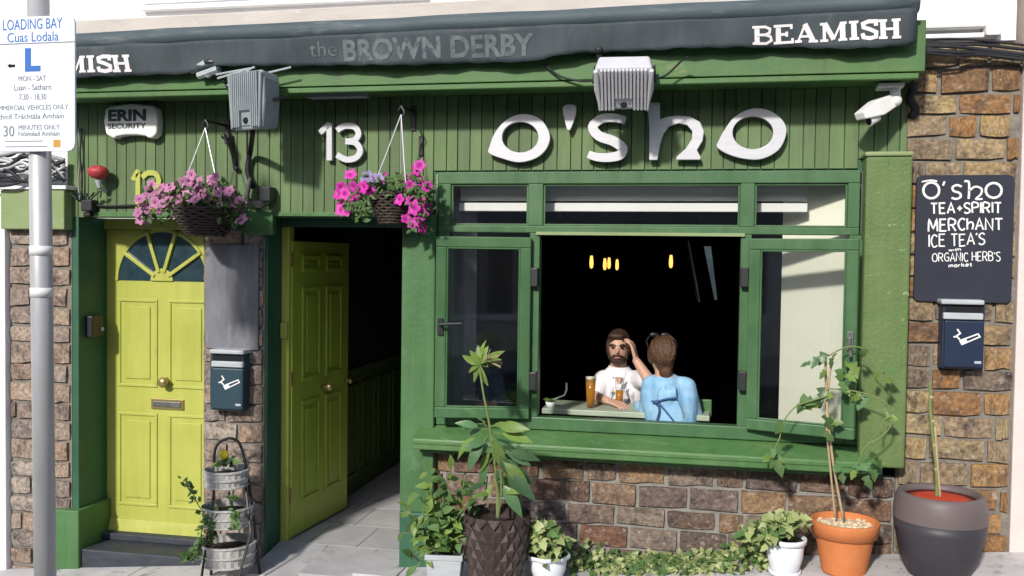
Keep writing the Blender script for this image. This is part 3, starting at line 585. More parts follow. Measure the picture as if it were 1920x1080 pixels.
def sash(px, side, d_out):
    # hinged on the inner edge and swung out past the fixed side light; px = hinge px, outer px, top and bottom at the hinge
    hp, op, py0, py1 = px; d = .095; hv = W(hp, (py0 + py1) / 2, -d); ov = W(op, (py0 + py1) / 2, -d_out); wd = math.hypot(ov.x - hv.x, ov.y - hv.y)
    ang = math.atan2(-(ov.y - hv.y), abs(ov.x - hv.x)) * (1 if side < 0 else -1)
    c, e = W(hp, py1, -d).z, W(hp, py0, -d).z; a, b = (hv.x - wd, hv.x) if side < 0 else (hv.x, hv.x + wd); o = .062
    def sw_(mb): 
        ca, sa = math.cos(ang), math.sin(ang); mb.v = [(hv.x + (v[0] - hv.x) * ca - (v[1] + d) * sa, -d + (v[0] - hv.x) * sa + (v[1] + d) * ca, v[2]) for v in mb.v]; return mb
    mb = MB(); mb.box(a, b, -d, -d + .045, c, c + o); mb.box(a, b, -d, -d + .045, e - o, e); mb.box(a, a + o, -d + .002, -d + .045, c + o, e - o); mb.box(b - o, b, -d + .002, -d + .045, c + o, e - o)
    sw = obj('window_sash', sw_(mb), M['frame'], pub, bevel=.006)
    sw['label'] = 'glazed casement swung open to the ' + ('left' if side < 0 else 'right') + ' of the opening'
    obj('pane', sw_(MB().box(a + o - .004, b - o + .004, -d + .018, -d + .024, c + o - .004, e - o + .004)), M['dglass'], sw)
    mb = MB()
    for q in ((a + o, b - o, c + o, c + o + .01), (a + o, b - o, e - o - .01, e - o), (a + o, a + o + .01, c + o + .01, e - o - .01), (b - o - .01, b - o, c + o + .01, e - o - .01)): mb.box(q[0], q[1], -d + .006, -d + .017, q[2], q[3])
    obj('glazing_bead', sw_(mb), M['frame'], sw, bevel=.003)
    hxp = b + .02 if side < 0 else a - .02
    for py in (520, 715):
        zz = Z(hp, py, -d); obj('hinge', MB().box(hxp - .022, hxp + .022, -d - .006, -.0505, zz - .055, zz + .055), M['iron'], sw, bevel=.006)
    hx_, hz = (a + .03, Z(op, 612, -d_out)) if side < 0 else (b - .03, Z(op, 640, -d_out)); mb = MB(); mb.box(hx_ - .016, hx_ + .016, -d - .012, -d + .001, hz - .05, hz + .05)
    mb.tube([(hx_, -d - .005, hz + .015), (hx_, -d - .045, hz + .015), (hx_ + .13, -d - .047, hz + .022)] if side < 0 else [(hx_, -d - .005, hz + .015), (hx_, -d - .04, hz + .015), (hx_ + .01, -d - .042, hz - .08)], .010, 8)
    obj('window_handle', sw_(mb), M['iron'] if side < 0 else M['steel'], sw, bevel=.003)
    return sw, a, b, c, e
sl, a, b, c, e = sash((994, 816, 445, 786), -1, .20)
sr, a, b, c, e = sash((1401, 1606, 447, 805), 1, .27)
# frame post behind the right sash, sill
mb = MB(); mb.box(X(1604, 620, -.08), X(1632, 620, -.08), -.078, -.051, c - .03, e - .01); obj('frame_post', mb, M['frame'], pub, bevel=.005)
xs0, xs1 = X(773, 825, -.2), X(1655, 876, -.2); zs1, zs0 = Z(1200, 845, -.2), Z(1200, 866, -.2)
mb = MB(); mb.hexa([(xs0, -.2, zs0), (xs1, -.2, zs0), (xs1, .0, zs0), (xs0, .0, zs0), (xs0, -.2, zs1), (xs1, -.2, zs1), (xs1, -.02, zS), (xs0, -.02, zS)]); sl_ = obj('window_sill', mb, M['sill'], pub, bevel=.006)
mb = MB(); mb.box(xs0 + .004, xs1 - .004, -.208, -.2005, zs1 - .028, zs1 - .006); obj('sill_nosing', mb, M['sill'], sl_, bevel=.003)
mb = MB(); mb.box(xs0 + .03, xs1 - .02, -.14, .0, zs0 - .03, zs0 - .001); obj('sill_bed', mb, M['post'], sl_)
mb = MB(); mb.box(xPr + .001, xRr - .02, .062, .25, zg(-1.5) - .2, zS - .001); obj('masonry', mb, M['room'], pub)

# ------------------------------------------------------------------ bar room
x0, x1, z0, z1 = xPr - .02, 2.6, .40, 2.75
zTab = W(1120, 764, .55).z; zFl = zTab - .76
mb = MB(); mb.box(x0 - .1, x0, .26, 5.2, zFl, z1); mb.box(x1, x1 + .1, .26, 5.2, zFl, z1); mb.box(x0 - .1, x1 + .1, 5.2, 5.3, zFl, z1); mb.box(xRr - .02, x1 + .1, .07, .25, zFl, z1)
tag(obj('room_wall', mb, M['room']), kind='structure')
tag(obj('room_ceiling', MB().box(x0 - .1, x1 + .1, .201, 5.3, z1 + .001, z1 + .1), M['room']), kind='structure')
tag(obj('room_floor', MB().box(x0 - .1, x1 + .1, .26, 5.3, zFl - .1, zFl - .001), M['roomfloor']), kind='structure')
# cream boarded splay beside the window
p0, p1 = W(1594, 500, .06), W(1466, 500, .27)
mb = MB(); mb.hexa([(p1.x, p1.y, zFl), (p0.x, p0.y, zFl), (p0.x + .08, p0.y + .08, zFl), (p1.x + .08, p1.y + .08, zFl), (p1.x, p1.y, z1), (p0.x, p0.y, z1), (p0.x + .08, p0.y + .08, z1), (p1.x + .08, p1.y + .08, z1)]); obj('splayed_board', mb, M['cream'], pub)
q0, q1 = W(843, 600, .06), W(893, 600, .25)
mb = MB(); mb.hexa([(q0.x, q0.y, zFl), (q1.x, q1.y, zFl), (q1.x - .06, q1.y + .08, zFl), (q0.x - .06, q0.y + .08, zFl), (q0.x, q0.y, z1), (q1.x, q1.y, z1), (q1.x - .06, q1.y + .08, z1), (q0.x - .06, q0.y + .08, z1)]); obj('splayed_board', mb, M['plate'], pub)  # mirrored pale board, coloured dark grey to hold its shade
# roller blinds rolled up behind the top lights
for a, b in ((xm[0] + .01, xm[1] + .005), (xm[2] - .02, xm[3] + .02), (xm[4] - .01, p1.x + .12)):
    bl = thing('roller_blind', '', 'blind', ((a + b) / 2, .13, zC))
    bl['label'] = {0: 'white roller blind behind the left top light', 1: 'white roller blind behind the wide middle top light', 2: 'short white roller blind beside the cream board'}[[xm[0] + .01, xm[2] - .02, xm[4] - .01].index(a)]; bl['group'] = 'roller blinds behind the top lights'
    obj('blind_cloth', MB().box(a, b, .128, .134, Z(1200, 377, .13), zT), M['blind'], bl); obj('bottom_bar', MB().box(a, b, .105, .135, Z(1200, 397, .12), Z(1200, 381, .12)), M['blind'], bl, bevel=.004)
tag(obj('blind_cord', MB().tube([(X(848, 400, .12), .12, zT), (X(848, 600, .12), .12, zO + .1), (X(847, 700, .12), .12, zO + .02)], .006, 6), M['blind']), 'pale pull cord hanging behind the left casement', 'cord')

# ================================================================== NEIGHBOURS
nb = thing('white_house', 'white rendered house front at the left edge beside the brick pier', 'building', (xLn - 1, 0, zg(xLn - 1)))
obj('wall', MB().box(xLn - 5, xLn - .002, -.05, .3, zg(-9) - .3, Z(10, 352, -.05)), M['whitewall'], nb, bevel=.006)
obj('upper_wall', MB().box(xLn - 5, X(126, 300, .01), .013, .3, Z(10, 352, -.05) + .001, 5.2), M['whitewall'], nb)
nb = thing('pink_house', 'pale pink rendered house front at the right edge beside the brick wall', 'building', (xEnd + 1, 0, zg(xEnd + 1)))
obj('wall', MB().box(xEnd + .002, xEnd + 6, -.03, .3, zg(xEnd) - .2, 5.2), M['pink'], nb, bevel=.006)
# white upper storey details on the right, dark window foot on the left
bx('string_course', M['whitewall'], (1722, 38, 1850, 52), .07, .08, bevel=.012)
bx('string_course', M['whitewall'], (1722, 62, 1848, 72), .04, .05, bevel=.01)
bx('corbel', M['whitewall'], (1850, 30, 1880, 66), .09, .1, bevel=.012)
uw = obj('window', MB().pbox(270, -120, 690, -3, .012, .03), M['darkglass'], pub); uw['label'] = 'foot of a dark upstairs window'
obj('sill', MB().pbox(262, -2, 800, 8, .05, .06), M['whitewall'], uw, bevel=.008)
obj('frame', MB().pbox(270, -14, 690, -3, .02, .02), M['whitewall'], uw, bevel=.004)

# ================================================================== AWNING
DA = .38
aw = thing('awning', 'retracted slate canvas awning with white lettering above the green fascia', 'awning', (-1.3, -DA, zFas + .3))
r0, r1 = W(-60, 88, -DA), W(1722, 5, -DA)
sl2 = (r1 - r0); obj('canvas_roll', MB().tube([r0 + sl2 * (k / 24) + Vector((0, RN.uniform(-.003, .003), RN.uniform(-.003, .003))) for k in range(25)], [.052 + RN.uniform(-.002, .002) for k in range(25)], 18), M['roll'], aw, smooth=True)
mb = MB(); t0, t1 = r0 + Vector((0, 0, .045)), r1 + Vector((-.02, 0, .045)); hh = Vector((0, 0, .085))
mb.hexa([t0 + Vector((0, .0, 0)), t1, t1 + Vector((0, .36, 0)), t0 + Vector((0, .36, 0)), t0 + hh, t1 + hh, t1 + hh + Vector((0, .36, 0)), t0 + hh + Vector((0, .36, 0))]); obj('cover_board', mb, M['ledge'], aw, bevel=.008)
hem = [(-60, 153), (60, 150), (140, 147), (250, 141), (355, 138), (385, 127), (440, 124), (560, 123), (640, 122), (760, 123), (880, 117), (985, 117), (1080, 100), (1180, 96), (1280, 91), (1480, 88), (1600, 93), (1690, 86), (1716, 80)]
NX, NZ = 110, 7; vs = []; fs = []
def hemz(px):
    for (a, b), (c, d) in zip(hem, hem[1:]):
        if a <= px <= c: return b + (d - b) * (px - a) / (c - a)
    return hem[-1][1]
for i in range(NX + 1):
    px = -60 + (1716 + 60) * i / NX; tp = r0 + sl2 * ((W(px, 60, -DA).x - r0.x) / sl2.x); bt = W(px, hemz(px), -DA)
    for j in range(NZ + 1):
        v = j / NZ; yy = -DA - .03 * (1 - v) + .012 * math.sin(px * .021 + v * 2) * v + .008 * math.sin(px * .057 + 1) * v
        vs.append((bt.x, yy, (tp.z - .03) * (1 - v) + bt.z * v + (.004 * math.sin(px * .11) if j == NZ else 0)))
for i in range(NX):
    for j in range(NZ): k = i * (NZ + 1) + j; fs.append((k, k + NZ + 1, k + NZ + 2, k + 1))
va = MB(); va.add(vs, fs); vo = obj('valance', va, M['canvas'], aw, smooth=True); md = vo.modifiers.new('thick', 'SOLIDIFY'); md.thickness = .006; md.offset = 1
SG = {  # slab letters: (stroke, relative width)
 'B': ([[(.2, 0), (.2, 1)], [(0, .04), (.6, .04), (.82, .2), (.78, .42), (.55, .52), (.2, .52)], [(.55, .52), (.74, .62), (.76, .84), (.56, .96), (0, .96)]], [.2, .1, .1]),
 'E': ([[(.2, 0), (.2, 1)], [(0, .04), (.8, .04), (.8, .26)], [(0, .96), (.76, .96), (.76, .76)], [(.2, .5), (.56, .5)], [(.56, .36), (.56, .64)]], [.2, .1, .1, .1, .1]),
 'A': ([[(.14, .04), (.46, 1)], [(.44, 1), (.8, .04)], [(.26, .32), (.66, .32)], [(0, .05), (.3, .05)], [(.6, .05), (1, .05)]], [.09, .2, .09, .1, .1]),
 'M': ([[(.18, 0), (.18, 1)], [(.2, 1), (.58, .1)], [(.58, .1), (.92, 1)], [(.96, 0), (.96, 1)], [(0, .05), (.34, .05)], [(.78, .05), (1.14, .05)], [(0, .95), (.3, .95)], [(.86, .95), (1.14, .95)]], [.12, .18, .08, .2, .1, .1, .1, .1]),
 'I': ([[(.2, 0), (.2, 1)], [(0, .05), (.4, .05)], [(0, .95), (.4, .95)]], [.2, .1, .1]),
 'S': ([[(.66, .7), (.66, .94), (.34, .95), (.1, .84), (.12, .64), (.4, .52), (.66, .36), (.64, .12), (.38, .04), (.1, .1), (.06, .32)]], [.15]),
 'H': ([[(.2, 0), (.2, 1)], [(.76, 0), (.76, 1)], [(.2, .5), (.76, .5)], [(0, .05), (.38, .05)], [(.58, .05), (.96, .05)], [(0, .95), (.38, .95)], [(.58, .95), (.96, .95)]], [.2, .2, .1, .1, .1, .1, .1])}
def slab(name, text, quad, d, mt, parent, gap=.1, heavy=1.5):
    x = 0; it = []
    for ch in text:
        if ch == ' ': x += .5; continue
        ls, ws = SG[ch]
        for l, w_ in zip(ls, ws): it.append(([(x + a, b) for a, b in l], w_))
        x += max(a for l in ls for a, b in l) + gap
    tot = x - gap; tl, tr, br, bl = [Vector(q) for q in quad]; hgt = (W(*bl, -d) - W(*tl, -d)).length; mb = MB()
    for n, (l, w_) in enumerate(it):
        pts = []
        for px, py in l: u, v = px / tot, 1 - py; q = (tl * (1 - u) + tr * u) * (1 - v) + (bl * (1 - u) + br * u) * v; p = W(q.x, q.y, -d); pts.append((p.x, p.z))
        mb.ribbon(pts, w_ * hgt * heavy, -d - .0012 * (n % 6) - .002, .002)
    return obj(name, mb, mt, parent)
def PXY(p): v = Vector(p) - CAMP; k = FPX / v.dot(fw); return 960 + k * v.dot(rt), 540 - k * v.dot(up)
def onval(o, off):
    for v in o.data.vertices:
        px = PXY((v.co.x, -DA, v.co.z))[0]; tp = r0 + sl2 * ((v.co.x - r0.x) / sl2.x); bt = W(px, hemz(px), -DA); q = ((tp.z - .03) - v.co.z) / max(.01, tp.z - .03 - bt.z)
        v.co.y = valy(px, q) - off + (v.co.y + DA) * .5
def valy(px, v): return -DA - .03 * (1 - v) + .012 * math.sin(px * .021 + v * 2) * v + .008 * math.sin(px * .057 + 1) * v
onval(slab('lettering', 'BEAMISH', ((1410, 53), (1686, 38), (1688, 73), (1411, 84)), DA, M['print'], aw), .008)
onval(slab('lettering', 'BEAMISH', ((24, 112), (247, 105), (248, 134), (24, 142)), DA, M['print'], aw), .008)
onval(font('lettering', 'the', (583, 80, 634, 107), DA, M['faint'], aw), .008)
onval(font('lettering', 'BROWN DERBY', (646, 70, 1002, 111), DA, M['faint'], aw, bold=.03), .008)
# torn arm end hanging under the valance
mb = MB(); 
for a, b in (((358, 132), (388, 118)), ((372, 142), (410, 128)), ((388, 142), (408, 120))): mb.tube([W(*a, -.36), W(*b, -.375)], [.022, .03], 8)
mb.ell(W(392, 128, -.35), (.06, .03, .035)); obj('arm_knuckle', mb, M['zinc'], aw)
mb = MB(); mb.ell(W(395, 117, -.385), (.05, .025, .022)); mb.tube([W(405, 130, -.37), W(425, 158, -.35), W(432, 176, -.34)], .012); obj('arm_bracket', mb, M['iron'], aw)
mb = MB()
for a, b in (((408, 147), (478, 126)), ((426, 160), (476, 125)), ((430, 154), (546, 126)), ((405, 140), (470, 128))): mb.tube([W(*a, -.40), W(*b, -.405)], .006, 5)
obj('awning_rod', mb, M['zinc'], aw)
mb = MB(); mb.tube([W(1122, 92, -.36), W(1126, 112, -.35), W(1130, 122, -.34)], .02, 8); mb.ell(W(1124, 94, -.37), .025); obj('arm_bracket', mb, M['iron'], aw)

# ================================================================== FLOODLIGHTS (cast finned housings)
def floodlight(cpx, d, wd, ht, dp, yaw, pitch, mt, label):
    c = W(*cpx, -d); t = thing('floodlight', label, 'floodlight', c, 'finned floodlights under the awning')
    Rm = Matrix.Rotation(yaw, 3, 'Z') @ Matrix.Rotation(pitch, 3, 'X'); Q = lambda x, y, z: c + Rm @ Vector((x, y, z))
    a, b = wd / 2, wd / 2 * .84; h = ht / 2
    out = [(-a * .92, h), (a * .92, h), (a, h * .72), (a * 1.0, -h * .1), (b, -h), (-b, -h), (-a, -h * .1), (-a, h * .72)]
    mb = MB(); n = len(out); v = [Q(x, -dp / 2, z) for x, z in out] + [Q(x * .9, dp / 2, z * .9) for x, z in out]; mb.add(v, [tuple(range(n)), tuple(range(2 * n - 1, n - 1, -1))] + [(i, i + n, (i + 1) % n + n, (i + 1) % n) for i in range(n)])
    obj('housing', mb, mt, t, bevel=.012)
    k = 13
    for i in range(k):
        x = (i - (k - 1) / 2) / (k - 1) * wd * .72; z0, z1 = (-h * .9 if abs(x) > wd * .17 else -h * .34), h * .93; mb = MB()
        mb.hexa([Q(x + s * .0055, y_, z_) for z_ in (z0, z1) for s, y_ in ((-1, -dp / 2 - .022), (1, -dp / 2 - .022), (1, -dp / 2 + .004), (-1, -dp / 2 + .004))]); obj('fin', mb, mt, t)
    for s in (-1, 1):
        mb = MB(); mb.hexa([Q(s * x_, y_, z_) for z_, xs_ in ((-h * .96, (b * .9, b * 1.0)), (h * .9, (a * .84, a * .99))) for x_, y_ in ((xs_[0], -dp / 2 - .02), (xs_[1], -dp / 2 - .02), (xs_[1], -dp / 2 + .003), (xs_[0], -dp / 2 + .003))])
        obj('side_rail', mb, mt, t, bevel=.006)
    mb = MB(); mb.hexa([Q(x_, y_, z_) for z_ in (-h * .86, -h * .4) for x_, y_ in ((-wd * .15, -dp / 2 - .008), (wd * .15, -dp / 2 - .008), (wd * .15, -dp / 2 + .002), (-wd * .15, -dp / 2 + .002))]); obj('badge_plate', mb, mt, t, bevel=.006)
    mb = MB(); p = Q(0, -dp / 2 - .012, -h * .68); mb.ell(p, (.018, .008, .018)); obj('badge', mb, M['slot'], t)
    e = Q(0, dp / 2, h * .3); mb = MB()
    mb.tube([e, Vector((e.x, e.y + .05, e.z + .03)), Vector((e.x + .02, -.27, e.z + .06))], .022, 8); mb.tube([Q(-a * 1.02, 0, 0), Q(-a * 1.02, dp * .8, h * .2), Q(a * 1.02, dp * .8, h * .2), Q(a * 1.02, 0, 0)], .011, 6); obj('bracket', mb, M['iron'], t)
    return t
f1 = floodlight((480, 191), .42, .275, .335, .14, rad(-20), rad(2), M['heater'], 'dark grey finned floodlight left of the silver number with cables over its top')
f2 = floodlight((1170, 154), .44, .315, .265, .13, rad(3), rad(44), M['heater_light'], 'pale finned floodlight tilted down above the large pub name')
def cable(name, label, px_d, r=.007, mt='rubber', group=None):
    mb = MB(); mb.tube(spline([W(x, y, -d) for x, y, d in px_d], 5), r, 6); o = obj(name, mb, M[mt], smooth=True); return tag(o, label, 'cable', group)
cable('cable', 'black cable sagging from the fascia to the pale tilted floodlight', [(1020, 120, .34), (1050, 143, .34), (1090, 152, .36), (1118, 150, .4)], .006)
cable('cable', 'black cable looping off the right of the pale tilted floodlight', [(1222, 150, .45), (1250, 140, .4), (1280, 112, .42), (1290, 108, .45)], .006)
cable('cable', 'thick dark cable dropping from the dark floodlight to the cable coil', [(474, 246, .40), (470, 280, .08), (464, 320, .04), (475, 352, .05)], .016)
cable('cable', 'thin grey cable dropping beside the thick dark cable', [(463, 246, .38), (463, 290, .05), (462, 330, .03), (468, 352, .04)], .006, 'rope')
t = thing('cable_coil', 'coil of slack cable with a black junction box on the middle pier cap', 'cable coil', W(485, 392, -.06))
for k in range(7):
    mb = MB(); o = RN.uniform(-3, 3); mb.tube(spline([W(468 + k * .8, 335 + o, -.05 - .006 * k), W(460 + k, 365, -.06 - .008 * k), W(470, 384 - k * 1.5, -.10 - .006 * k), W(490, 389 - k * 1.8, -.11 - .006 * k), W(506 - k * .5, 378 + o, -.06 - .006 * k), W(508 - k, 355, -.03)], 5), .0065, 6); obj('loop', mb, M['rope'] if k % 2 else M['rubber'], t, smooth=True)
obj('junction_box', MB().pbox(486, 350, 506, 377, .10, .09), M['iron'], t, bevel=.006)

# ================================================================== WALL FITTINGS
t = thing('alarm_box', 'white burglar alarm box with dark lettering on the boards', 'alarm box', W(245, 226, -.04))
a, b, c, e = ext(194, 194, 295, 259, .075); ww, hh_ = b - a, e - c
pts = [(a + ww * x, c + hh_ * z) for x, z in ((.04, .12), (.16, .02), (.2, .0), (.24, .06), (.4, .1), (.6, .1), (.78, .06), (.82, .0), (.9, .0), (.98, .12), (1, .5), (.97, .86), (.9, .93), (.5, 1), (.1, .93), (.03, .86), (0, .5))]
obj('cover', MB().prism(pts, -.075, .0), M['white'], t, bevel=.012)
font('lettering', 'ERIN', (203, 205, 274, 227), .0755, M['darkink'], t, bold=.04); font('lettering', 'SECURITY', (202, 231, 274, 241), .0755, M['darkink'], t, bold=.025)
# big silver pub name: built letter by letter
sg = thing('pub_name_sign', 'large silver raised letters of the pub name on the green boards', 'sign', W(1196, 255, -.03))
def zp(pts): return [(lambda p: (p.x, p.z))(W(880 + x / 3.097, 170 + y / 3.097, -.06)) for x, y in pts]
def closed(pts, n=4):
    P = [Vector((x, y, 0)) for x, y in pts]; m = len(P); out = []
    for i in range(m):
        a, b, c, d = P[i - 1], P[i], P[(i + 1) % m], P[(i + 2) % m]
        for k in range(n): t = k / n; q = .5 * ((2 * b) + (c - a) * t + (2 * a - 5 * b + 4 * c - d) * t * t + (3 * b - a - 3 * c + d) * t ** 3); out.append((q.x, q.y))
    return out
def letter_o(outer, ie):
    oo = closed(outer); n = len(oo); cx, cy, rx, ry = ie; ii = []
    for x, y in oo: a = math.atan2((y - cy) / ry, (x - cx) / rx); ii.append((cx + rx * math.cos(a), cy + ry * math.sin(a)))
    obj('letter', MB().ringprism(zp(oo), zp(ii), -.06, -.03), M['silver'], sg, bevel=.003)
letter_o([(113, 362), (118, 320), (150, 240), (220, 165), (310, 135), (410, 162), (466, 250), (452, 330), (390, 390), (290, 416), (190, 394)], (295, 270, 105, 89))
letter_o([(1438, 327), (1448, 290), (1480, 230), (1545, 148), (1650, 102), (1760, 122), (1832, 190), (1838, 262), (1795, 345), (1700, 396), (1600, 396), (1500, 368)], (1647, 244, 118, 95))
obj('letter', MB().prism(zp(closed([(543, 95), (580, 76), (620, 92), (612, 160), (588, 222), (578, 230), (566, 222), (548, 150)], 3)), -.06, -.03), M['silver'], sg, bevel=.003)
S_ = spline([Vector((x, y, 0)) for x, y in ((906, 172), (845, 158), (770, 162), (716, 208), (752, 262), (835, 292), (888, 332), (872, 374), (800, 388), (735, 384), (690, 368))], 4); k = W(1200, 250, -.06); scl = (W(1300, 250, -.06) - k).length / 309.7
obj('letter', MB().ribbon(zp([(v.x, v.y) for v in S_]), [scl * (44 + 14 * math.sin(math.pi * i / (len(S_) - 1))) for i in range(len(S_))], -.06, .03), M['silver'], sg, bevel=.003)
hp = [(972, 80), (1035, 68), (1107, 68), (1107, 165), (1150, 150), (1210, 143), (1285, 150), (1340, 182), (1363, 235), (1355, 290), (1322, 345), (1345, 388), (1340, 401), (1200, 401), (1204, 384), (1258, 335), (1292, 280), (1294, 235), (1265, 200), (1215, 189), (1160, 206), (1127, 250), (1108, 310), (1092, 402), (1044, 403), (1045, 230), (1040, 130), (1012, 96)]
obj('letter', MB().prism(zp(hp), -.06, -.03), M['silver'], sg, bevel=.003)
nd = thing('house_number', 'silver house number 13 on the boards above the entrance', 'house number', W(640, 265, -.03))
def digits(nd, x0, y0, w1, w3, h, d, th, wd, mt):
    f = lambda x, y: (lambda p: (p.x, p.z))(W(x0 + x, y0 + y, -d))
    obj('digit', MB().ribbon([f(0, h * .24), f(w1 * .62, h * .03), f(w1 * .72, h * .04), f(w1 * .72, h)], wd, -d, th), mt, nd, bevel=.002)
    x0 += w1 * 1.3; mb = MB()
    for n_, P_ in enumerate((((.0, .17), (.28, .05), (.7, .07), (.86, .26), (.7, .44), (.34, .475)), ((.34, .47), (.74, .51), (.93, .72), (.76, .92), (.36, .97), (.0, .84)))): mb.ribbon([f(v.x * w3, v.y * h) for v in spline([Vector((a, b, 0)) for a, b in P_], 4)], wd, -d - .0015 * n_, th)
    obj('digit', mb, mt, nd)
digits(nd, 599, 233, 25, 47, 68, .045, .03, .036, M['silver'])
nd = thing('house_number', 'lime yellow painted house number half hidden by pink flowers', 'house number', W(278, 350, -.01))
digits(nd, 248, 321, 14, 36, 70, .018, .014, .034, M['yellow'])
# red beacon with its little stem and cable clamp
t = thing('alarm_beacon', 'round red plastic alarm beacon on the boards', 'beacon', W(184, 345, -.05))
c = W(184, 323, -.09); mb = MB(); mb.lathe([(.018, -.042), (.044, -.034), (.062, -.013), (.066, .010), (.052, .030), (.026, .042), (.005, .045)], c, 18, lambda i, k: 1 + .03 * math.sin(k * 2.1)); obj('dome', mb, M['red'], t, smooth=True)
obj('stem', MB().tube([c + Vector((0, 0, -.045)), c + Vector((.0, .01, -.09)), c + Vector((0, .08, -.12))], [.022, .014, .012], 8), M['zinc'], t)
for k, (pts, lb) in enumerate((([(147, 240, .02), (150, 290, .025), (147, 340, .02), (150, 375, .03)], 'twisted dark cable running down the boards beside the alarm beacon'), ([(153, 240, .02), (150, 290, .03), (154, 340, .02), (150, 378, .03)], 'second strand of the twisted cable beside the alarm beacon'))): cable('cable', lb, pts, .006, 'rubber' if k else 'rope')
cable('cable', 'thin dark cable curving along the boards behind the pale pink flowers', [(158, 376, .03), (190, 386, .02), (250, 385, .02), (330, 384, .02), (420, 386, .02), (462, 384, .03)], .007)
t = thing('cable_clamp', 'small black cable clamp at the top of the left brick pier', 'clamp', W(160, 395, -.03))
mb = MB(); mb.pbox(151, 374, 171, 396, .07, .07); mb.pbox(155, 397, 168, 406, .05, .05); obj('body', mb, M['iron'], t, bevel=.008)
mb = MB()
for k in range(5): mb.tube(spline([W(150 + k * 4, 378, -.06), W(140 + k * 12, 370 - 3 * k, -.08), W(128 + k * 15, 358 + k * 3, -.06)], 4), .005, 5)
obj('wires', mb, M['rubber'], t)
t = thing('wall_bracket', 'curly black iron bracket hanging left of the dark floodlight cables', 'bracket', W(436, 285, -.01))
mb = MB(); mb.tube([W(432, 252, -.02), W(436, 285, -.03), W(441, 318, -.02)], .012, 6); mb.tube(spline([W(418, 255, -.05), W(428, 268, -.07), W(436, 290, -.04), W(440, 312, -.03)], 4), .01, 6); mb.ell(W(420, 256, -.05), .018); mb.ell(W(443, 316, -.03), .016); obj('arm', mb, M['iron'], t)
t = thing('wall_strap', 'short black strap on the boards right of the hanging basket hook', 'strap', W(790, 272, -.01))
obj('strip', MB().pbox(785, 255, 793, 292, .014, .013), M['iron'], t, bevel=.004)
t = thing('door_buzzer', 'small black door buzzer on the dark green reveal of the left door', 'buzzer', (xLe, .13, Z(158, 612, .1)))
zb = Z(158, 612, .1); xb_ = xLe
obj('case', MB().box(xb_ + .001, xb_ + .05, .07, .2, zb - .075, zb + .075), M['iron'], t, bevel=.012); obj('button', MB().ell((xb_ + .055, .17, zb - .02), .014), M['galv'], t)
# security camera under the fascia end
t = thing('security_camera', 'white security camera hanging under the right end of the fascia', 'security camera', W(1675, 160, -.16))
mb = MB(); mb.pbox(1648, 155, 1696, 163, .2, .12); obj('base_plate', mb, M['white'], t, bevel=.004)
mb = MB(); p = W(1678, 162, -.16); q = W(1679, 188, -.17); mb.tube([p, q], .027, 10); mb.ell(q, .034); obj('arm', mb, M['white'], t, smooth=True)
p0, p1 = W(1682, 184, -.14), W(1612, 218, -.25); ax = (p1 - p0).normalized(); sd = ax.cross(Vector((0, 0, 1))).normalized(); u = sd.cross(ax)
mb = MB(); v = []
for p, s_, h in ((p0, .026, .03), (p0 + (p1 - p0) * .55, .046, .044), (p1, .04, .02)): v.append([p + sd * s_ * i + u * h * j for i, j in ((-1, -1), (1, -1), (1, 1), (-1, 1))])
mb.hexa(v[0] + v[1]); mb.hexa(v[1] + v[2]); obj('body', mb, M['white'], t, bevel=.006)
mb = MB(); e0 = p0 + (p1 - p0) * .6 - u * .045; mb.tube([e0, e0 + ax * .06], [.024, .028], 12); obj('lens_barrel', mb, M['white'], t); mb = MB(); mb.tube([e0 + ax * .061, e0 + ax * .064], .021, 12); obj('lens', mb, M['slot'], t)
cable('cable', 'black cables bunched under the fascia at the top of the right brick wall', [(1702, 150, .05), (1712, 165, .04), (1706, 185, .03), (1716, 205, .02), (1708, 220, .02)], .022)

# ================================================================== CHALKBOARD AND ASH BINS
t = thing('chalkboard', 'black chalkboard with white hand lettering on the right brick wall', 'chalkboard', W(1808, 567, -.03))
a, b, c, e = ext(1716, 328, 1900, 567, .035); r = .03
pts = [(x + r * math.cos(rad(q)), z + r * math.sin(rad(q))) for x, z, q0 in ((b - r, e - r, 0), (a + r, e - r, 90), (a + r, c + r, 180), (b - r, c + r, 270)) for q in range(q0, q0 + 91, 30)]
obj('board', MB().prism(pts, -.035, -.008), M['chalkboard'], t, bevel=.003)
mb = MB(); D_ = .0355
def O_(cx, cy, rx, ry, th): mb.ribbon([(lambda p: (p.x, p.z))(W(cx + rx * math.cos(rad(q)), cy + ry * math.sin(rad(q)), -D_)) for q in range(0, 361, 24)], th, -D_ - .002, .002)
O_(1746, 357, 15, 15, .012); O_(1863, 357, 15, 14, .012)
def S2(pts, th): mb.ribbon([(lambda p: (p.x, p.z))(W(v.x, v.y, -D_)) for v in spline([Vector((x, y, 0)) for x, y in pts], 4)], th, -D_ - .0024, .002)
S2([(1728, 341), (1745, 338), (1757, 340)], .008); S2([(1771, 340), (1768, 348)], .010)
S2([(1803, 350), (1794, 347), (1786, 351), (1788, 358), (1799, 362), (1801, 369), (1793, 373), (1784, 371)], .011); S2([(1808, 340), (1816, 341), (1817, 356), (1816, 373)], .011); S2([(1817, 358), (1828, 350), (1840, 354), (1839, 364), (1830, 373), (1842, 373)], .010)
obj('lettering', mb, M['chalk'], t)
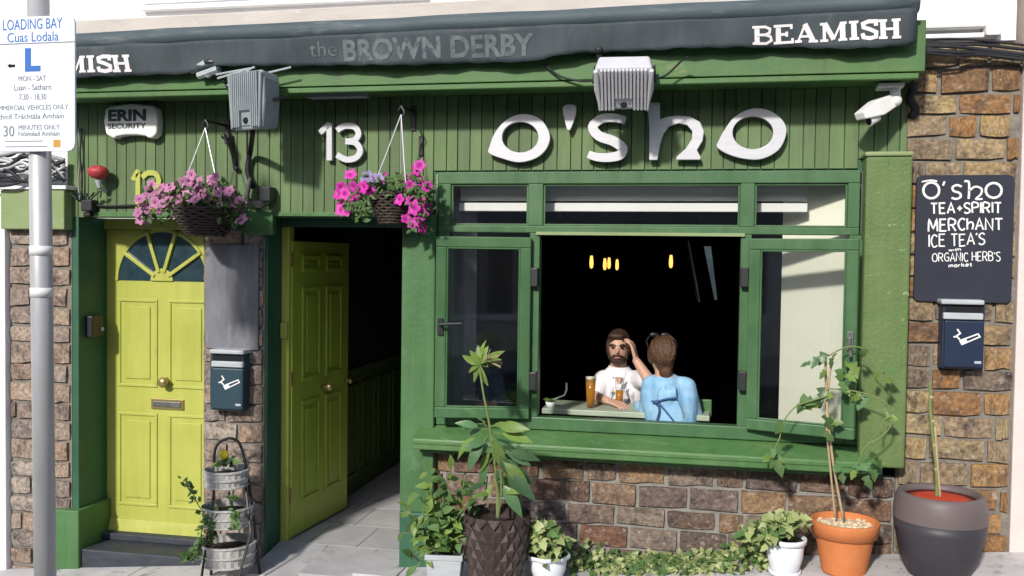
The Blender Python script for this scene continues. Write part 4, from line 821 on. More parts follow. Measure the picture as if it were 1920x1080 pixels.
for s_, q, th in (('TEA+SPIRIT', ((1745, 382), (1877, 380), (1877, 399), (1745, 401)), .0085), ('MERChANT', ((1741, 411), (1879, 409), (1879, 430), (1741, 433)), .0085), ("ICE TEA'S", ((1741, 440), (1846, 437), (1846, 458), (1741, 463)), .0072), ('with', ((1779, 466), (1801, 465), (1801, 470), (1779, 471)), .004), ("ORGANIC HERB'S", ((1748, 475), (1875, 472), (1875, 489), (1748, 490)), .0048), ('market', ((1779, 494), (1822, 492), (1822, 499), (1779, 501)), .0045)):
    mb = MB(); strokes(mb, s_, q, D_, th, .05); obj('lettering', mb, M['chalk'], t)
def ashbin(px, label, mt):
    x0, y0, x1, y1 = px; w_, h = x1 - x0, y1 - y0; t = thing('ash_bin', label, 'cigarette bin', W((x0 + x1) / 2, y1, -.06), 'wall mounted cigarette bins')
    f = lambda a, b, c, e: (x0 + w_ * a, y0 + h * b, x0 + w_ * c, y0 + h * e)
    obj('back_case', MB().pbox(*f(0, .04, 1, .995), .10, .098), mt, t, bevel=.01)
    obj('front_door', MB().pbox(*f(.06, .30, .99, .97), .118, .02), mt, t, bevel=.008)
    obj('hood', MB().pbox(*f(-.01, 0, 1.01, .07), .13, .13), M['zinc'], t, bevel=.008)
    obj('slot', MB().pbox(*f(.09, .09, .95, .19), .104, .02), M['slot'], t)
    obj('stub_plate', MB().pbox(*f(.04, .19, .98, .285), .124, .03), M['zinc'], t, bevel=.006)
    obj('lock_plate', MB().pbox(*f(.76, .88, .93, .92), .1195, .01), M['zinc'], t, bevel=.003)
    mb = MB(); g = lambda a, b: (lambda p: (p.x, p.z))(W(x0 + w_ * a, y0 + h * b, -.119))
    mb.ribbon([g(.42, .585), g(.85, .49), g(.89, .53), g(.47, .64), g(.42, .585)], .007, -.1205, .002); mb.ribbon([g(.44, .61), g(.58, .575)], .022, -.121, .002)
    mb.ribbon([g(.42, .57), g(.34, .52), g(.43, .48), g(.36, .42)], .008, -.1208, .002); mb.ribbon([g(.27, .53), g(.33, .53)], .008, -.1208, .002); obj('symbol', mb, M['white'], t); return t
ashbin((1766, 562, 1846, 693), 'navy cigarette bin with a silver hood below the chalkboard', M['bin'])
ashbin((393, 656, 456, 771), 'slate blue cigarette bin below the grey plate between the doors', M['bin2'])

# ================================================================== STREET SIGN
DP = 1.55
pb = W(84, 1000, -DP); pt = W(72, 30, -DP); dirp = (pt - pb) / (pt.z - pb.z); foot = pb + dirp * (zg(pb.x) - pb.z)
t = thing('parking_sign', 'white loading bay sign on a grey steel pole at the left edge', 'sign', (foot.x, foot.y, foot.z))
rp_ = (W(96, 600, -DP) - W(62, 600, -DP)).length / 2
obj('pole', MB().tube([foot, pb + dirp * (W(70, -80, -DP).z - pb.z)], rp_, 24), M['galv'], t, smooth=True)
for py in (470, 548): zc_ = W(80, py, -DP).z; p = pb + dirp * (zc_ - pb.z); obj('clip_band', MB().tube([p + Vector((0, 0, -.022)), p + Vector((0, 0, .022))], rp_ + .003, 24), M['white'], t, smooth=True)
DSg = DP + rp_ + .02
a, b, c, e = ext(-22, 31, 140, 284, DSg); r = .035
pts = [(x + r * math.cos(rad(q)), z + r * math.sin(rad(q))) for x, z, q0 in ((b - r, e - r, 0), (a + r, e - r, 90), (a + r, c + r, 180), (b - r, c + r, 270)) for q in range(q0, q0 + 91, 30)]
obj('sign_plate', MB().prism(pts, -DSg, -DSg + .012), M['signface'], t, bevel=.002)
obj('divider', MB().pbox(-18, 80, 139, 82, DSg + .0012, .001), M['greyink'], t)
T_ = lambda s_, px, m='greyink', bold=.0: font('lettering', s_, px, DSg, M[m], t, bold=bold)
T_('LOADING BAY', (6, 35, 117, 55), 'blue'); T_('Cuas Lodala', (14, 60, 110, 78), 'blue'); T_('L', (47, 90, 76, 134), 'blue', .05)
mb = MB(); mb.pbox(18, 121, 28, 126, DSg + .0015, .001); p = [W(14, 123.5, -DSg), W(20, 119, -DSg), W(20, 128, -DSg)]; mb.prism([(q.x, q.z) for q in p], -DSg - .002, -DSg - .001); obj('arrow', mb, M['slot'], t)
T_('MON - SAT', (35, 142, 86, 152)); T_('Luan - Satharn', (27, 158, 96, 169)); T_('7.30 - 18.30', (36, 176, 87, 187)); T_('COMMERCIAL VEHICLES ONLY', (-18, 197, 128, 206)); T_('Feithicil Tráchtála Amháin', (-17, 213, 120, 223))
T_('30', (7, 236, 27, 256)); T_('MINUTES ONLY', (35, 234, 112, 243)); T_('Nóiméad Amháin', (35, 246, 112, 255))
obj('crest', MB().pbox(100, 262, 113, 276, DSg + .0012, .001), M['orange'], t); mb = MB(); 
for y_ in (264, 274): mb.pbox(10, y_, 80 if y_ < 270 else 88, y_ + 1.5, DSg + .0012, .001)
obj('small_print', mb, M['greyink'], t)

# cable bundles at both ends of the front
t = thing('cable_bundle', 'bundle of black cables draped along the top of the right brick wall', 'cables', W(1800, 90, -.05))
for k in range(9):
    mb = MB(); y0_, y1_ = 62 + k * 3.0, 82 + k * 3.6 + RN.uniform(-4, 4); mb.tube(spline([W(1700, y0_ + 8, -.12), W(1730, y0_ + 12, -.10 - .006 * k), W(1790, (y0_ + y1_) / 2 + 4 + RN.uniform(-2, 4), -.09 - .006 * k), W(1850, y1_ - 3, -.09), W(1990, y1_ + 14, -.08)], 5), RN.uniform(.0055, .009), 6); obj('strand', mb, M['rubber'], t, smooth=True)
t = thing('cable_bundle', 'tangle of grey and black cables beside the sign pole above the pale green render', 'cables', W(60, 330, -.1))
for k in range(20):
    mb = MB(); y0_ = 286 + RN.uniform(0, 52); mb.tube(spline([W(-70, y0_ + RN.uniform(-12, 18), -.1 - .01 * (k % 5)), W(10, y0_ + RN.uniform(-8, 14), -.12 - .01 * (k % 4)), W(45, min(340, y0_ + RN.uniform(-25, 25)), -.14), W(80, min(342, y0_ + RN.uniform(-14, 18)), -.12), W(122, 300 + RN.uniform(0, 45), -.06)], 5), RN.uniform(.006, .016), 6); obj('strand', mb, M['rubber'] if k % 5 < 3 else M['galv'], t, smooth=True)

# ================================================================== LEAVES AND FLOWERS
def mpp(x, y, Y): return (W(x + 1, y, Y) - W(x, y, Y)).length
def leafmesh(name, mt, prof, fold=.25, curl=.25, lobes=0):
    """unit leaf: base at 0, tip at +Y; prof = half widths along the length"""
    n = len(prof) - 1; vs = []; fs = []
    for i, wd in enumerate(prof):
        t = i / n; z = -curl * t * t; vs += [(-wd, t - (.12 if lobes and i in lobes else 0), z + wd * fold), (0, t, z), (wd, t - (.12 if lobes and i in lobes else 0), z + wd * fold)]
    for i in range(n): k = i * 3; fs += [(k, k + 1, k + 4, k + 3), (k + 1, k + 2, k + 5, k + 4)]
    m = MB(); m.add(vs, fs); return m.mesh(name, mt, True, False)
LV = lambda k: leafmesh('leaf', M[k], [.01, .13, .19, .2, .15, .004])
lf_lance = [leafmesh('leaf', M['leaf_dark'], [.012, .12, .185, .18, .11, .004], .22, c) for c in (.15, .35, .55)]
lf_lime = [leafmesh('leaf', M['leaf_lime'], [.012, .12, .18, .17, .11, .004], .25, c) for c in (.1, .3)]
lf_herb = [leafmesh('leaf', M['leaf'], [.01, .17, .26, .24, .14, .004], .3, c) for c in (.1, .4)] + [leafmesh('leaf', M['leaf_lime'], [.01, .17, .26, .24, .14, .004], .3, .3)]
lf_vine = [leafmesh('leaf', M['leaf_lime'], [.02, .34, .20, .36, .16, .004], .3, .25, (1, 3))] + [leafmesh('leaf', M['leaf'], [.02, .34, .20, .36, .16, .004], .3, c, (1, 3)) for c in (.2, .5)] + [leafmesh('leaf', M['leaf_lime'], [.02, .34, .20, .36, .16, .004], .3, .3, (1, 3)), leafmesh('leaf', M['leaf_dark'], [.02, .34, .20, .36, .16, .004], .3, .3, (1, 3))]
lf_ivy = [leafmesh('leaf', M['leaf_var'], [.02, .42, .25, .36, .15, .004], .25, c, (1, 3)) for c in (.1, .4)] + [leafmesh('leaf', M['leaf'], [.02, .42, .25, .36, .15, .004], .25, .3, (1, 3))]
def rv(a=1.0): return Vector((RN.uniform(-a, a), RN.uniform(-a, a), RN.uniform(-a, a)))
def leafq(dr):
    y = Vector(dr).normalized(); n = Vector((RN.uniform(-.7, .5), -.75 + RN.uniform(-.3, .4), .65 + RN.uniform(-.4, .4))); n = n - y * n.dot(y)
    if n.length < .05: n = y.orthogonal()
    n.normalize(); x = y.cross(n); return Matrix((x, y, n)).transposed().to_quaternion()
def leaf(parent, me, pos, dr, size, roll=None, name='leaf'):
    e = leafq(dr).to_euler()
    return obj(name, me, None, parent, loc=pos, rot=e, scale=(size, size, size))
def leafmass(name, mt_meshes, items, parent, kind='stuff'):
    """many small leaves joined into one part: items = (pos, dir, size)"""
    mb = MB()
    for pos, dr, s in items:
        me = RN.choice(mt_meshes); q = leafq(dr)
        mb.add([Vector(pos) + q @ (v.co * s) for v in me.vertices], [tuple(p.vertices) for p in me.polygons])
    me = mb.mesh(name, mt_meshes[0].materials[0], True, False); o = obj(name, me, None, parent)
    if kind: o['kind'] = kind
    return o
def petal_flower(mk):
    n = 30; vs = [(0, 0, -.35)]; fs = []
    for r, z, wv in ((.2, -.1, 0), (.62, .06, .05), (1, .02, .16)):
        for k in range(n): a = 2 * math.pi * k / n; rr = r * (1 + wv * (math.cos(5 * a) - .2)); vs.append((rr * math.cos(a), rr * math.sin(a), z + .06 * r * math.cos(10 * a) * (r > .9)))
    for k in range(n):
        m = (k + 1) % n; fs.append((0, 1 + k, 1 + m))
        for j in range(2): fs.append((1 + j * n + k, 1 + (j + 1) * n + k, 1 + (j + 1) * n + m, 1 + j * n + m))
    b = MB(); b.add(vs, fs); me = b.mesh('flower', M[mk], True, False); me.materials.append(M['throat'])
    for p in me.polygons:
        if len(p.vertices) == 3: p.material_index = 1
    return me
FLW = {k: petal_flower(k) for k in ('magenta', 'palepink', 'violet')}
def flower(parent, me, pos, size):
    dr = (Vector((RN.uniform(-.5, .4), -1, RN.uniform(-.1, .7)))).normalized(); e = dr.to_track_quat('Z', 'Y').to_euler()
    return obj('flower', me, None, parent, loc=pos, rot=e, scale=(size, size, size))

# ================================================================== HANGING BASKETS
def hanging(hook, cen, botpx, d, rpx, lab, plab, flowers, greens, fsize, gmesh):
    c = W(*cen, -d); R_ = rpx * mpp(*cen, -d); h = c.z - W(cen[0], botpx, -d).z; hk = W(*hook, -d)
    t = thing('hanging_basket', lab, 'hanging basket', Vector((c.x, c.y, c.z - h)), 'wicker hanging baskets')
    mb = MB(); k = 11
    for i in range(k):
        q = i / (k - 1); r = R_ * (1.0 - .42 * q ** 1.6); mb.tube([c + Vector((r * (1 + .03 * math.sin(j * 3.7 + i)) * math.cos(2 * math.pi * j / 26), r * (1 + .03 * math.sin(j * 3.7 + i)) * math.sin(2 * math.pi * j / 26), -h * q + .006 * math.sin(j * 2.9 + i * 3))) for j in range(27)], .009, 5)
    obj('wicker_bowl', mb, M['wicker'], t, smooth=True)
    obj('liner', MB().lathe([(R_ * .93, -.01), (R_ * .86, -h * .4), (R_ * .55, -h * .97), (.01, -h * .98)], c, 22), M['soil'], t, smooth=True)
    obj('soil', MB().lathe([(R_ * .95, -.015), (R_ * .5, .01), (.01, .02)], c, 22), M['soil'], t, smooth=True)
    for a in (200, 330, 85):
        p = c + Vector((R_ * math.cos(rad(a)), R_ * math.sin(rad(a)), 0)); obj('chain', MB().tube([p, p + (hk - p) * .5 + Vector((0, 0, -.006)), hk], .0042, 5), M['galv'], t)
    mb = MB(); mb.tube(spline([hk + Vector((0, 0, -.02)), hk + Vector((.02, 0, .01)), hk + Vector((0, 0, .045)), hk + Vector((-.016, 0, .02))], 5), .006, 6); mb.tube([hk + Vector((0, .0, .045)), Vector((hk.x, -.02, hk.z + .05)), Vector((hk.x, 0, hk.z + .02))], .009, 6); mb.box(hk.x - .016, hk.x + .016, -.012, -.001, hk.z - .06, hk.z + .09); obj('hook', mb, M['iron'], t)
    p = thing('petunia', plab, 'flowers', c, 'petunias in the hanging baskets')
    it = []
    for (gx, gy, gr, n) in greens:
        for i in range(n):
            a = RN.uniform(0, 6.28); q = RN.random() ** .5; pos = W(gx + gr * q * math.cos(a), gy + gr * .8 * q * math.sin(a), -d + RN.uniform(-.14, .12)); it.append((pos, Vector((RN.uniform(-1, 1), RN.uniform(-1, .2), RN.uniform(-.7, 1))), RN.uniform(.028, .05)))
    leafmass('foliage', gmesh, it, p)
    mb = MB()
    for k_, px in flowers:
        for x, y in px:
            if RN.random() < .6: mb.tube(spline([c + Vector((RN.uniform(-.5, .5) * R_, RN.uniform(-.4, .4) * R_, .0)), (c + W(x, y, -d)) / 2 + Vector((0, -.04, .05)), W(x, y, -d - .03) + Vector((0, .02, 0))], 4), .0035, 4)
    obj('stem', mb, M['stem'], p)
    for k_, px in flowers:
        for x, y in px: flower(p, FLW[k_], W(x, y, -d - RN.uniform(-.02, .15)), fsize * RN.uniform(.8, 1.15))
hanging((385, 240), (386, 392), 440, .27, 53, 'wide dark wicker hanging basket above the grey plate between the doors', 'pale pink petunias trailing from the left wicker basket',
        [('palepink', [(268, 405), (277, 394), (262, 412), (284, 346), (300, 372), (290, 380), (318, 368), (309, 358), (324, 386), (358, 328), (354, 340), (363, 346), (396, 336), (404, 331), (371, 358), (380, 364), (418, 354), (427, 365), (434, 373), (416, 377), (441, 381), (455, 385), (431, 396), (452, 411), (302, 351), (345, 342), (262, 372), (276, 366), (338, 352), (388, 372), (330, 400), (268, 388), (292, 366), (308, 380), (318, 352), (335, 375), (350, 366), (366, 372), (385, 350), (410, 362), (424, 385), (446, 398), (437, 366), (300, 395), (345, 392), (405, 385), (280, 358), (372, 340), (360, 352), (398, 345), (414, 366), (430, 358), (274, 410), (258, 398), (448, 376)])],
        [(345, 375, 45, 170), (300, 385, 40, 80), (410, 375, 45, 140), (275, 408, 14, 22), (450, 412, 20, 45), (380, 385, 55, 120), (445, 395, 18, 35)], .034, lf_herb)
hanging((752, 215), (735, 364), 418, .24, 38, 'small dark wicker hanging basket above the open entrance', 'vivid magenta and violet petunias in the right wicker basket',
        [('magenta', [(657, 327), (640, 351), (646, 364), (662, 350), (681, 351), (672, 370), (692, 356), (699, 361), (642, 379), (640, 393), (650, 396), (634, 364), (663, 374), (718, 334), (760, 340), (770, 346), (781, 318), (783, 334), (791, 341), (800, 350), (754, 362), (771, 376), (776, 391), (790, 381), (801, 393), (790, 401), (762, 410), (773, 420), (782, 415), (792, 428), (748, 374), (787, 310)]), ('violet', [(690, 330), (700, 334), (711, 334), (697, 343), (685, 340)])],
        [(735, 350, 30, 110), (785, 360, 30, 170), (665, 380, 26, 70), (680, 400, 22, 40), (790, 395, 22, 70), (690, 350, 28, 60), (775, 420, 14, 20)], .036, lf_herb)

# ================================================================== POTS AND PLANTS
def base(px, py, d): p = W(px, py, -d); return Vector((p.x, -d, zg(p.x) + .002))
# --- woven resin planter with diamond scales and a tall glossy shrub
d = .56; b0 = base(932, 1040, d); zr_ = W(932, 966, -d).z; Hh = zr_ - b0.z; Rt = 57 * mpp(932, 970, -d); Rb = Rt * .80
t = thing('planter', 'tall dark brown planter of diamond scales with a jagged rim', 'planter', b0)
mb = MB(); na, nr = 15, 8; rr_ = lambda q: Rb + (Rt - Rb) * q
def pt_(i, a, k=1.0): q = i / nr; return b0 + Vector((rr_(q) * k * math.cos(a), rr_(q) * k * math.sin(a), Hh * q))
dia = MB()
for i in range(nr - 1):
    for k in range(na):
        a = 2 * math.pi * (k + (.5 if i % 2 else 0)) / na; da = math.pi / na
        v = [pt_(i, a), pt_(i + 1, a + da), pt_(i + 2, a), pt_(i + 1, a - da), pt_(i + 1.25, a, 1.10)]
        obj('scale', MB().add(v, [(0, 1, 4), (1, 2, 4), (2, 3, 4), (3, 0, 4)]), M['potweave'], t)
obj('pot', MB().lathe([(Rb * .98, .001), (Rt * .985, Hh), (Rt * .93, Hh), (Rt * .90, Hh * .86), (.01, Hh * .86)], b0, 30), M['potweave'], t, smooth=False)
mb = MB()
for k in range(na): a = 2 * math.pi * (k + .5) / na; mb.add([pt_(nr, a - math.pi / na, 1.0), pt_(nr, a + math.pi / na, 1.0), pt_(nr + .35, a - math.pi / na * .9, 1.05), pt_(nr + .35, a + math.pi / na * .9, 1.05), pt_(nr - .6, a, 1.12)], [(0, 1, 4), (0, 4, 2), (1, 3, 4), (2, 4, 3)])
obj('rim', mb, M['potweave'], t)
obj('soil', MB().lathe([(Rt * .9, Hh * .87), (.01, Hh * .9)], b0, 20), M['soil'], t)
p = thing('tall_shrub', 'tall glossy leaved shrub rising from the diamond scaled planter in front of the left casement', 'plant', b0 + Vector((0, 0, Hh * .88)))
d2 = d + .02; st = spline([W(933, 972, -d2), W(931, 900, -d2 + .02), W(919, 805, -d2), W(906, 735, -d2 - .02), W(899, 690, -d2)], 6)
obj('stem', MB().tube(st, [.009 - .0045 * i / (len(st) - 1) for i in range(len(st))], 7), M['stem'], p, smooth=True)
for x, y in ((938, 880), (926, 890)):
    obj('stem', MB().tube(spline([W(934, 970, -d2 - .02), W((x + 934) / 2 + 4, 925, -d2 - .04), W(x, y, -d2 - .05)], 4), .005, 5), M['stem'], p)
pairs = [((912, 806), (850, 798)), ((905, 813), (847, 863)), ((915, 818), (879, 874)), ((920, 812), (943, 884)), ((925, 812), (992, 832)), ((930, 835), (1000, 885)), ((925, 856), (893, 918)), ((928, 880), (968, 934)), ((930, 856), (988, 918)), ((932, 898), (972, 962)), ((928, 905), (878, 925)), ((930, 922), (966, 930)), ((925, 838), (899, 893)), ((940, 848), (977, 908)), ((915, 800), (955, 806)), ((912, 800), (884, 776)), ((915, 803), (868, 828)), ((930, 838), (978, 852)), ((935, 868), (1003, 908)), ((928, 928), (886, 937)), ((910, 792), (862, 770)), ((918, 800), (985, 812)), ((922, 820), (958, 862)), ((918, 812), (900, 862)), ((932, 880), (1000, 935)), ((940, 905), (985, 950)), ((905, 795), (870, 812)), ((935, 850), (1008, 862)), ((926, 870), (945, 925)), ((924, 830), (866, 845)), ((932, 845), (955, 900)), ((930, 900), (905, 950))]
for (a, b) in pairs:
    dd = d2 + RN.uniform(-.07, .1); A = W(*a, -d2); B = W(*b, -dd - .03); mid = A + (B - A) * .25 + Vector((0, 0, .012)); L = (B - mid).length * 1.05
    if RN.random() < .6: obj('petiole', MB().tube([A, mid], .003, 4), M['stem'], p)
    leaf(p, RN.choice(lf_lance if RN.random() < .66 else lf_lime), mid, (B - mid) + Vector((0, 0, .03)), L * RN.uniform(.8, 1))
for b in ((866, 674), (879, 700), (895, 650), (931, 670), (944, 662), (906, 724), (889, 716), (915, 652), (880, 662), (925, 690), (900, 640)):
    A = W(900, 684, -d2); B = W(*b, -d2 - RN.uniform(-.02, .07)); leaf(p, RN.choice(lf_lime), A, B - A + Vector((0, 0, .02)), (B - A).length * 1.08)
mb = MB()
for k in range(26): A = W(912, 676, -d2 - .03); mb.tube([A, A + Vector((RN.uniform(-.01, .09), RN.uniform(-.06, .02), RN.uniform(-.035, .075)))], .002, 4)
obj('dry_tuft', mb, M['cane'], p)
# --- square zinc pot with a bushy herb
d = .52; b0 = base(836, 1060, d); m_ = mpp(836, 1060, -d); zt_ = W(836, 1031, -d).z; a, b = 30 * m_, 32 * m_
t = thing('zinc_pot', 'square pale zinc pot at the foot of the entrance post', 'plant pot', b0)
mb = MB(); q = b0; Rz = Matrix.Rotation(rad(8), 3, 'Z')
ring = lambda r, z: [q + Rz @ Vector((r * i, r * j, z)) for i, j in ((-1, -1), (1, -1), (1, 1), (-1, 1))]
h = zt_ - q.z; mb.hexa(ring(a * .86, 0) + ring(b, h - .03)); obj('body', mb, M['zinc'], t, bevel=.006)
mb = MB(); R0, R1, R2, R3 = ring(b + .006, h - .029), ring(b + .006, h), ring(b - .008, h), ring(b - .008, h - .029); vs = R0 + R1 + R2 + R3; mb.add(vs, [(g * 4 + i, g * 4 + (i + 1) % 4, (g + 1) % 4 * 4 + (i + 1) % 4, (g + 1) % 4 * 4 + i) for g in range(4) for i in range(4)]); obj('rim', mb, M['zinc'], t, bevel=.003)
obj('soil', MB().hexa(ring(b - .009, h - .028) + ring(b - .009, h - .012)), M['soil'], t)
p = thing('herb_bush', 'bushy bright green herb spilling out of the square zinc pot', 'plant', b0 + Vector((0, 0, h)))
tips = [(800, 878), (820, 884), (846, 878), (872, 890), (764, 948), (786, 928), (884, 930), (775, 985), (866, 960), (770, 1050), (810, 940), (835, 930), (855, 985), (790, 1005), (828, 990), (805, 905), (860, 915), (882, 985), (755, 1000), (840, 1010), (815, 1000), (782, 1062), (880, 955), (795, 960), (820, 960), (848, 950)]
for (x, y) in tips:
    dd = d + RN.uniform(-.06, .15); A = W(RN.uniform(822, 852), 1036, -d); B = W(x, y, -dd); mid = (A + B) / 2 + Vector((RN.uniform(-.02, .02), -.02, .05 if y > 980 else .0)); s_ = spline([A, mid, B], 6)
    obj('stem', MB().tube(s_, .003, 4), M['stem'], p)
    n = max(6, int((B - A).length / .026))
    for k in range(n):
        q_ = (k + 1) / n; v = s_[min(int(q_ * (len(s_) - 1)), len(s_) - 1)]
        if q_ > .2: leaf(p, RN.choice(lf_herb), v, Vector((RN.uniform(-1, 1), RN.uniform(-1, .3), RN.uniform(-.5, .9))), RN.uniform(.05, .088))
# --- glazed white pots with variegated ivy
def whitepot(px, top, bot, rpx, d, lab, plab, clumps, scal):
    m_ = mpp(px, top, -d); b0 = base(px, bot, d); Rr = rpx * m_; zt = W(px, top, -d).z; h = zt - b0.z
    t = thing('white_pot', lab, 'plant pot', b0, 'glazed white pots along the wall')
    wb = (lambda i, k: 1 + .05 * math.cos(k * 2 * math.pi / 4)) if scal else None
    obj('body', MB().lathe([(Rr * .60, .02), (Rr * .66, .03), (Rr * .82, h * .45), (Rr * .88, h * .8), (Rr * .86, h * .84), (Rr * .7, h * .84)], b0, 32), M['whitepot'], t, smooth=True)
    obj('rim', MB().lathe([(Rr * .86, h * .84), (Rr * .98, h * .86), (Rr * 1.0, h * .97), (Rr * .97, h), (Rr * .9, h * .99), (Rr * .86, h * .85)], b0, 32, wb, False), M['whitepot'], t, smooth=True)
    obj('saucer', MB().lathe([(Rr * .66, 0), (Rr * .74, .004), (Rr * .76, .026), (Rr * .72, .028), (Rr * .6, .016)], b0, 32), M['whitepot'], t, smooth=True)
    obj('soil', MB().lathe([(Rr * .88, h * .9), (.01, h * .93)], b0, 20), M['soil'], t)
    p = thing('ivy', plab, 'plant', b0 + Vector((0, 0, h * .9)), 'variegated ivies in the white pots')
    for (cx, cy, r, n) in clumps:
        mb = MB()
        for i in range(n):
            an = RN.uniform(0, 6.28); q = RN.random() ** .5; v = W(cx + r * q * math.cos(an), cy + r * .75 * q * math.sin(an), -d - RN.uniform(-.10, .13)); leaf(p, RN.choice(lf_ivy), v, Vector((RN.uniform(-1, 1), RN.uniform(-1, .1), RN.uniform(-.8, .5))), RN.uniform(.045, .075))
            if i % 3 == 0: mb.tube(spline([b0 + Vector((RN.uniform(-.5, .5) * Rr, 0, h * .93)), v + Vector((0, .01, .03)), v], 4), .0025, 4)
        obj('stem', mb, M['stem'], p)
whitepot(1026, 1036, 1092, 41, .42, 'small white pot half covered by ivy beside the diamond scaled planter', 'pale variegated ivy mounding over the left white pot', [(1020, 1000, 30, 85), (1040, 1018, 26, 45), (1005, 1010, 16, 25), (1015, 1045, 24, 22)], True)
whitepot(1471, 1006, 1068, 41, .33, 'small white pot on a saucer beside the terracotta pot', 'pale variegated ivy leaning left out of the right white pot', [(1455, 988, 34, 80), (1485, 980, 20, 40), (1420, 1000, 28, 30), (1440, 1012, 20, 20)], False)
it = []
for i in range(1150):
    px = RN.uniform(1045, 1445); d = RN.uniform(.02, .34); v = base(px, 1050, d); hmax = .035 + .055 * max(0, math.sin((px - 1030) * .021)) + .10 * (px > 1380) + .05 * (px < 1100); z = RN.random() ** 1.3 * hmax * (1 - .5 * d)
    if px < 1200 and d > .34: continue
    it.append((v + Vector((0, 0, z)), Vector((RN.uniform(-1, 1), RN.uniform(-1, .3), RN.uniform(-.3, .9))), RN.uniform(.024, .05)))
o = leafmass('trailing_ivy', [lf_ivy[0], lf_ivy[1]], it[:430], None); q_ = leafmass('foliage', [lf_ivy[2]], it[620:1000], o)
mb = MB()
for k in range(16): mb.tube(spline([base(1050 + k * 24, 1050, .1 + RN.uniform(0, .18)) + Vector((0, 0, .015)), base(1070 + k * 24, 1050, .1 + RN.uniform(0, .18)) + Vector((0, 0, .05)), base(1110 + k * 24, 1050, .1 + RN.uniform(0, .18)) + Vector((0, 0, .02))], 4), .003, 4)
obj('stem', mb, M['stem'], o)['kind'] = 'stuff'; tag(o, 'pale variegated ivy trailing along the foot of the dark brick wall', 'ivy', kind='stuff')
mb = MB()
for i in range(170):
    px = RN.uniform(90, 1900); v = base(px, 1050, RN.random() ** 2.2 * .75 + .01); s_ = RN.uniform(.002, .006); mb.ell(v, (s_ * RN.uniform(.7, 1.8), s_, s_ * .35), 5, 3)
tag(obj('debris', mb, M['soil']), 'scattered soil crumbs and grit along the foot of the front', 'debris', kind='stuff')
# --- terracotta pot and climber
d = .30; b0 = base(1582, 1062, d); m_ = mpp(1580, 975, -d); Rr = 65 * m_; zt = W(1580, 974, -d).z; h = zt - b0.z
t = thing('terracotta_pot', 'orange terracotta pot with a thick rim and pale gravel', 'plant pot', b0)
obj('body', MB().lathe([(Rr * .64, 0), (Rr * .65, .006), (Rr * .86, h * .72), (Rr * .86, h * .73), (Rr * .5, h * .73)], b0, 40), M['terracotta'], t, smooth=False, bevel=.003)
obj('rim', MB().lathe([(Rr * .86, h * .71), (Rr * .94, h * .715), (Rr * 1.0, h * .975), (Rr * .985, h), (Rr * .92, h), (Rr * .89, h * .8)], b0, 40, None, False), M['terracotta'], t, smooth=True)
obj('soil', MB().lathe([(Rr * .91, h * .87), (.01, h * .90)], b0, 24), M['gravel'], t)
for k in range(110):
    an = RN.uniform(0, 6.28); q = RN.random() ** .5 * Rr * .86; mb = MB().ell((0, 0, 0), (1, .8, .6), 6, 4) if k == 0 else None
    if k == 0: PB = mb.mesh('pebble', M['gravel'], True)
    s_ = RN.uniform(.008, .017); obj('pebble', PB, None, t, loc=b0 + Vector((q * math.cos(an), q * math.sin(an), h * .895)), rot=(RN.random(), RN.random(), RN.random() * 3), scale=(s_, s_, s_))
p = thing('climber', 'spindly climbing plant on tan canes in the terracotta pot', 'plant', b0 + Vector((0, 0, h * .9)))
dc = .31
for pts, r in (([(1581, 972), (1564, 880), (1553, 790), (1549, 720), (1548, 670)], .007), ([(1566, 970), (1558, 890), (1550, 800), (1553, 730), (1560, 675), (1568, 662)], .006)):
    obj('cane', MB().tube(spline([W(x, y, -dc) for x, y in pts], 5), r, 6), M['cane'], p, smooth=True)
for pts in ([(1549, 728), (1600, 733), (1640, 744), (1664, 758), (1671, 780), (1668, 802), (1648, 822), (1622, 838), (1610, 872)], [(1552, 742), (1510, 755), (1490, 764), (1471, 788), (1462, 820), (1452, 846), (1453, 880)], [(1552, 668), (1590, 650), (1622, 656), (1640, 682), (1660, 704), (1674, 722)], [(1671, 780), (1655, 790), (1652, 812)]):
    obj('stem', MB().tube(spline([W(x, y, -dc - .03) for x, y in pts], 5), .0038, 5), M['stem'], p, smooth=True)
for x, y in [(1533, 680), (1546, 670), (1560, 680), (1549, 704), (1561, 716), (1541, 720), (1590, 688), (1601, 704), (1611, 670), (1586, 712), (1640, 690), (1646, 706), (1672, 720), (1529, 745), (1546, 750), (1534, 766), (1546, 786), (1556, 780), (1500, 755), (1510, 761), (1584, 736), (1600, 746), (1612, 746), (1467, 800), (1476, 806), (1449, 850), (1455, 872), (1444, 862), (1466, 870), (1651, 800), (1641, 850), (1630, 862), (1615, 886), (1601, 880), (1621, 902), (1636, 890), (1571, 880), (1574, 894), (1545, 820), (1520, 690), (1572, 700), (1598, 690), (1625, 664), (1655, 702), (1540, 735), (1556, 800), (1592, 748), (1660, 792), (1606, 890), (1627, 880), (1612, 870), (1458, 860), (1640, 868), (1622, 752), (1548, 690), (1574, 726), (1530, 756)]:
    if RN.random() < .22: continue
    v = W(x, y, -dc - RN.uniform(-.03, .07)); leaf(p, RN.choice(lf_vine), v + Vector((0, 0, .025)), Vector((RN.uniform(-.8, .8), RN.uniform(-.7, .2), RN.uniform(-1.2, .2))), RN.uniform(.05, .092))
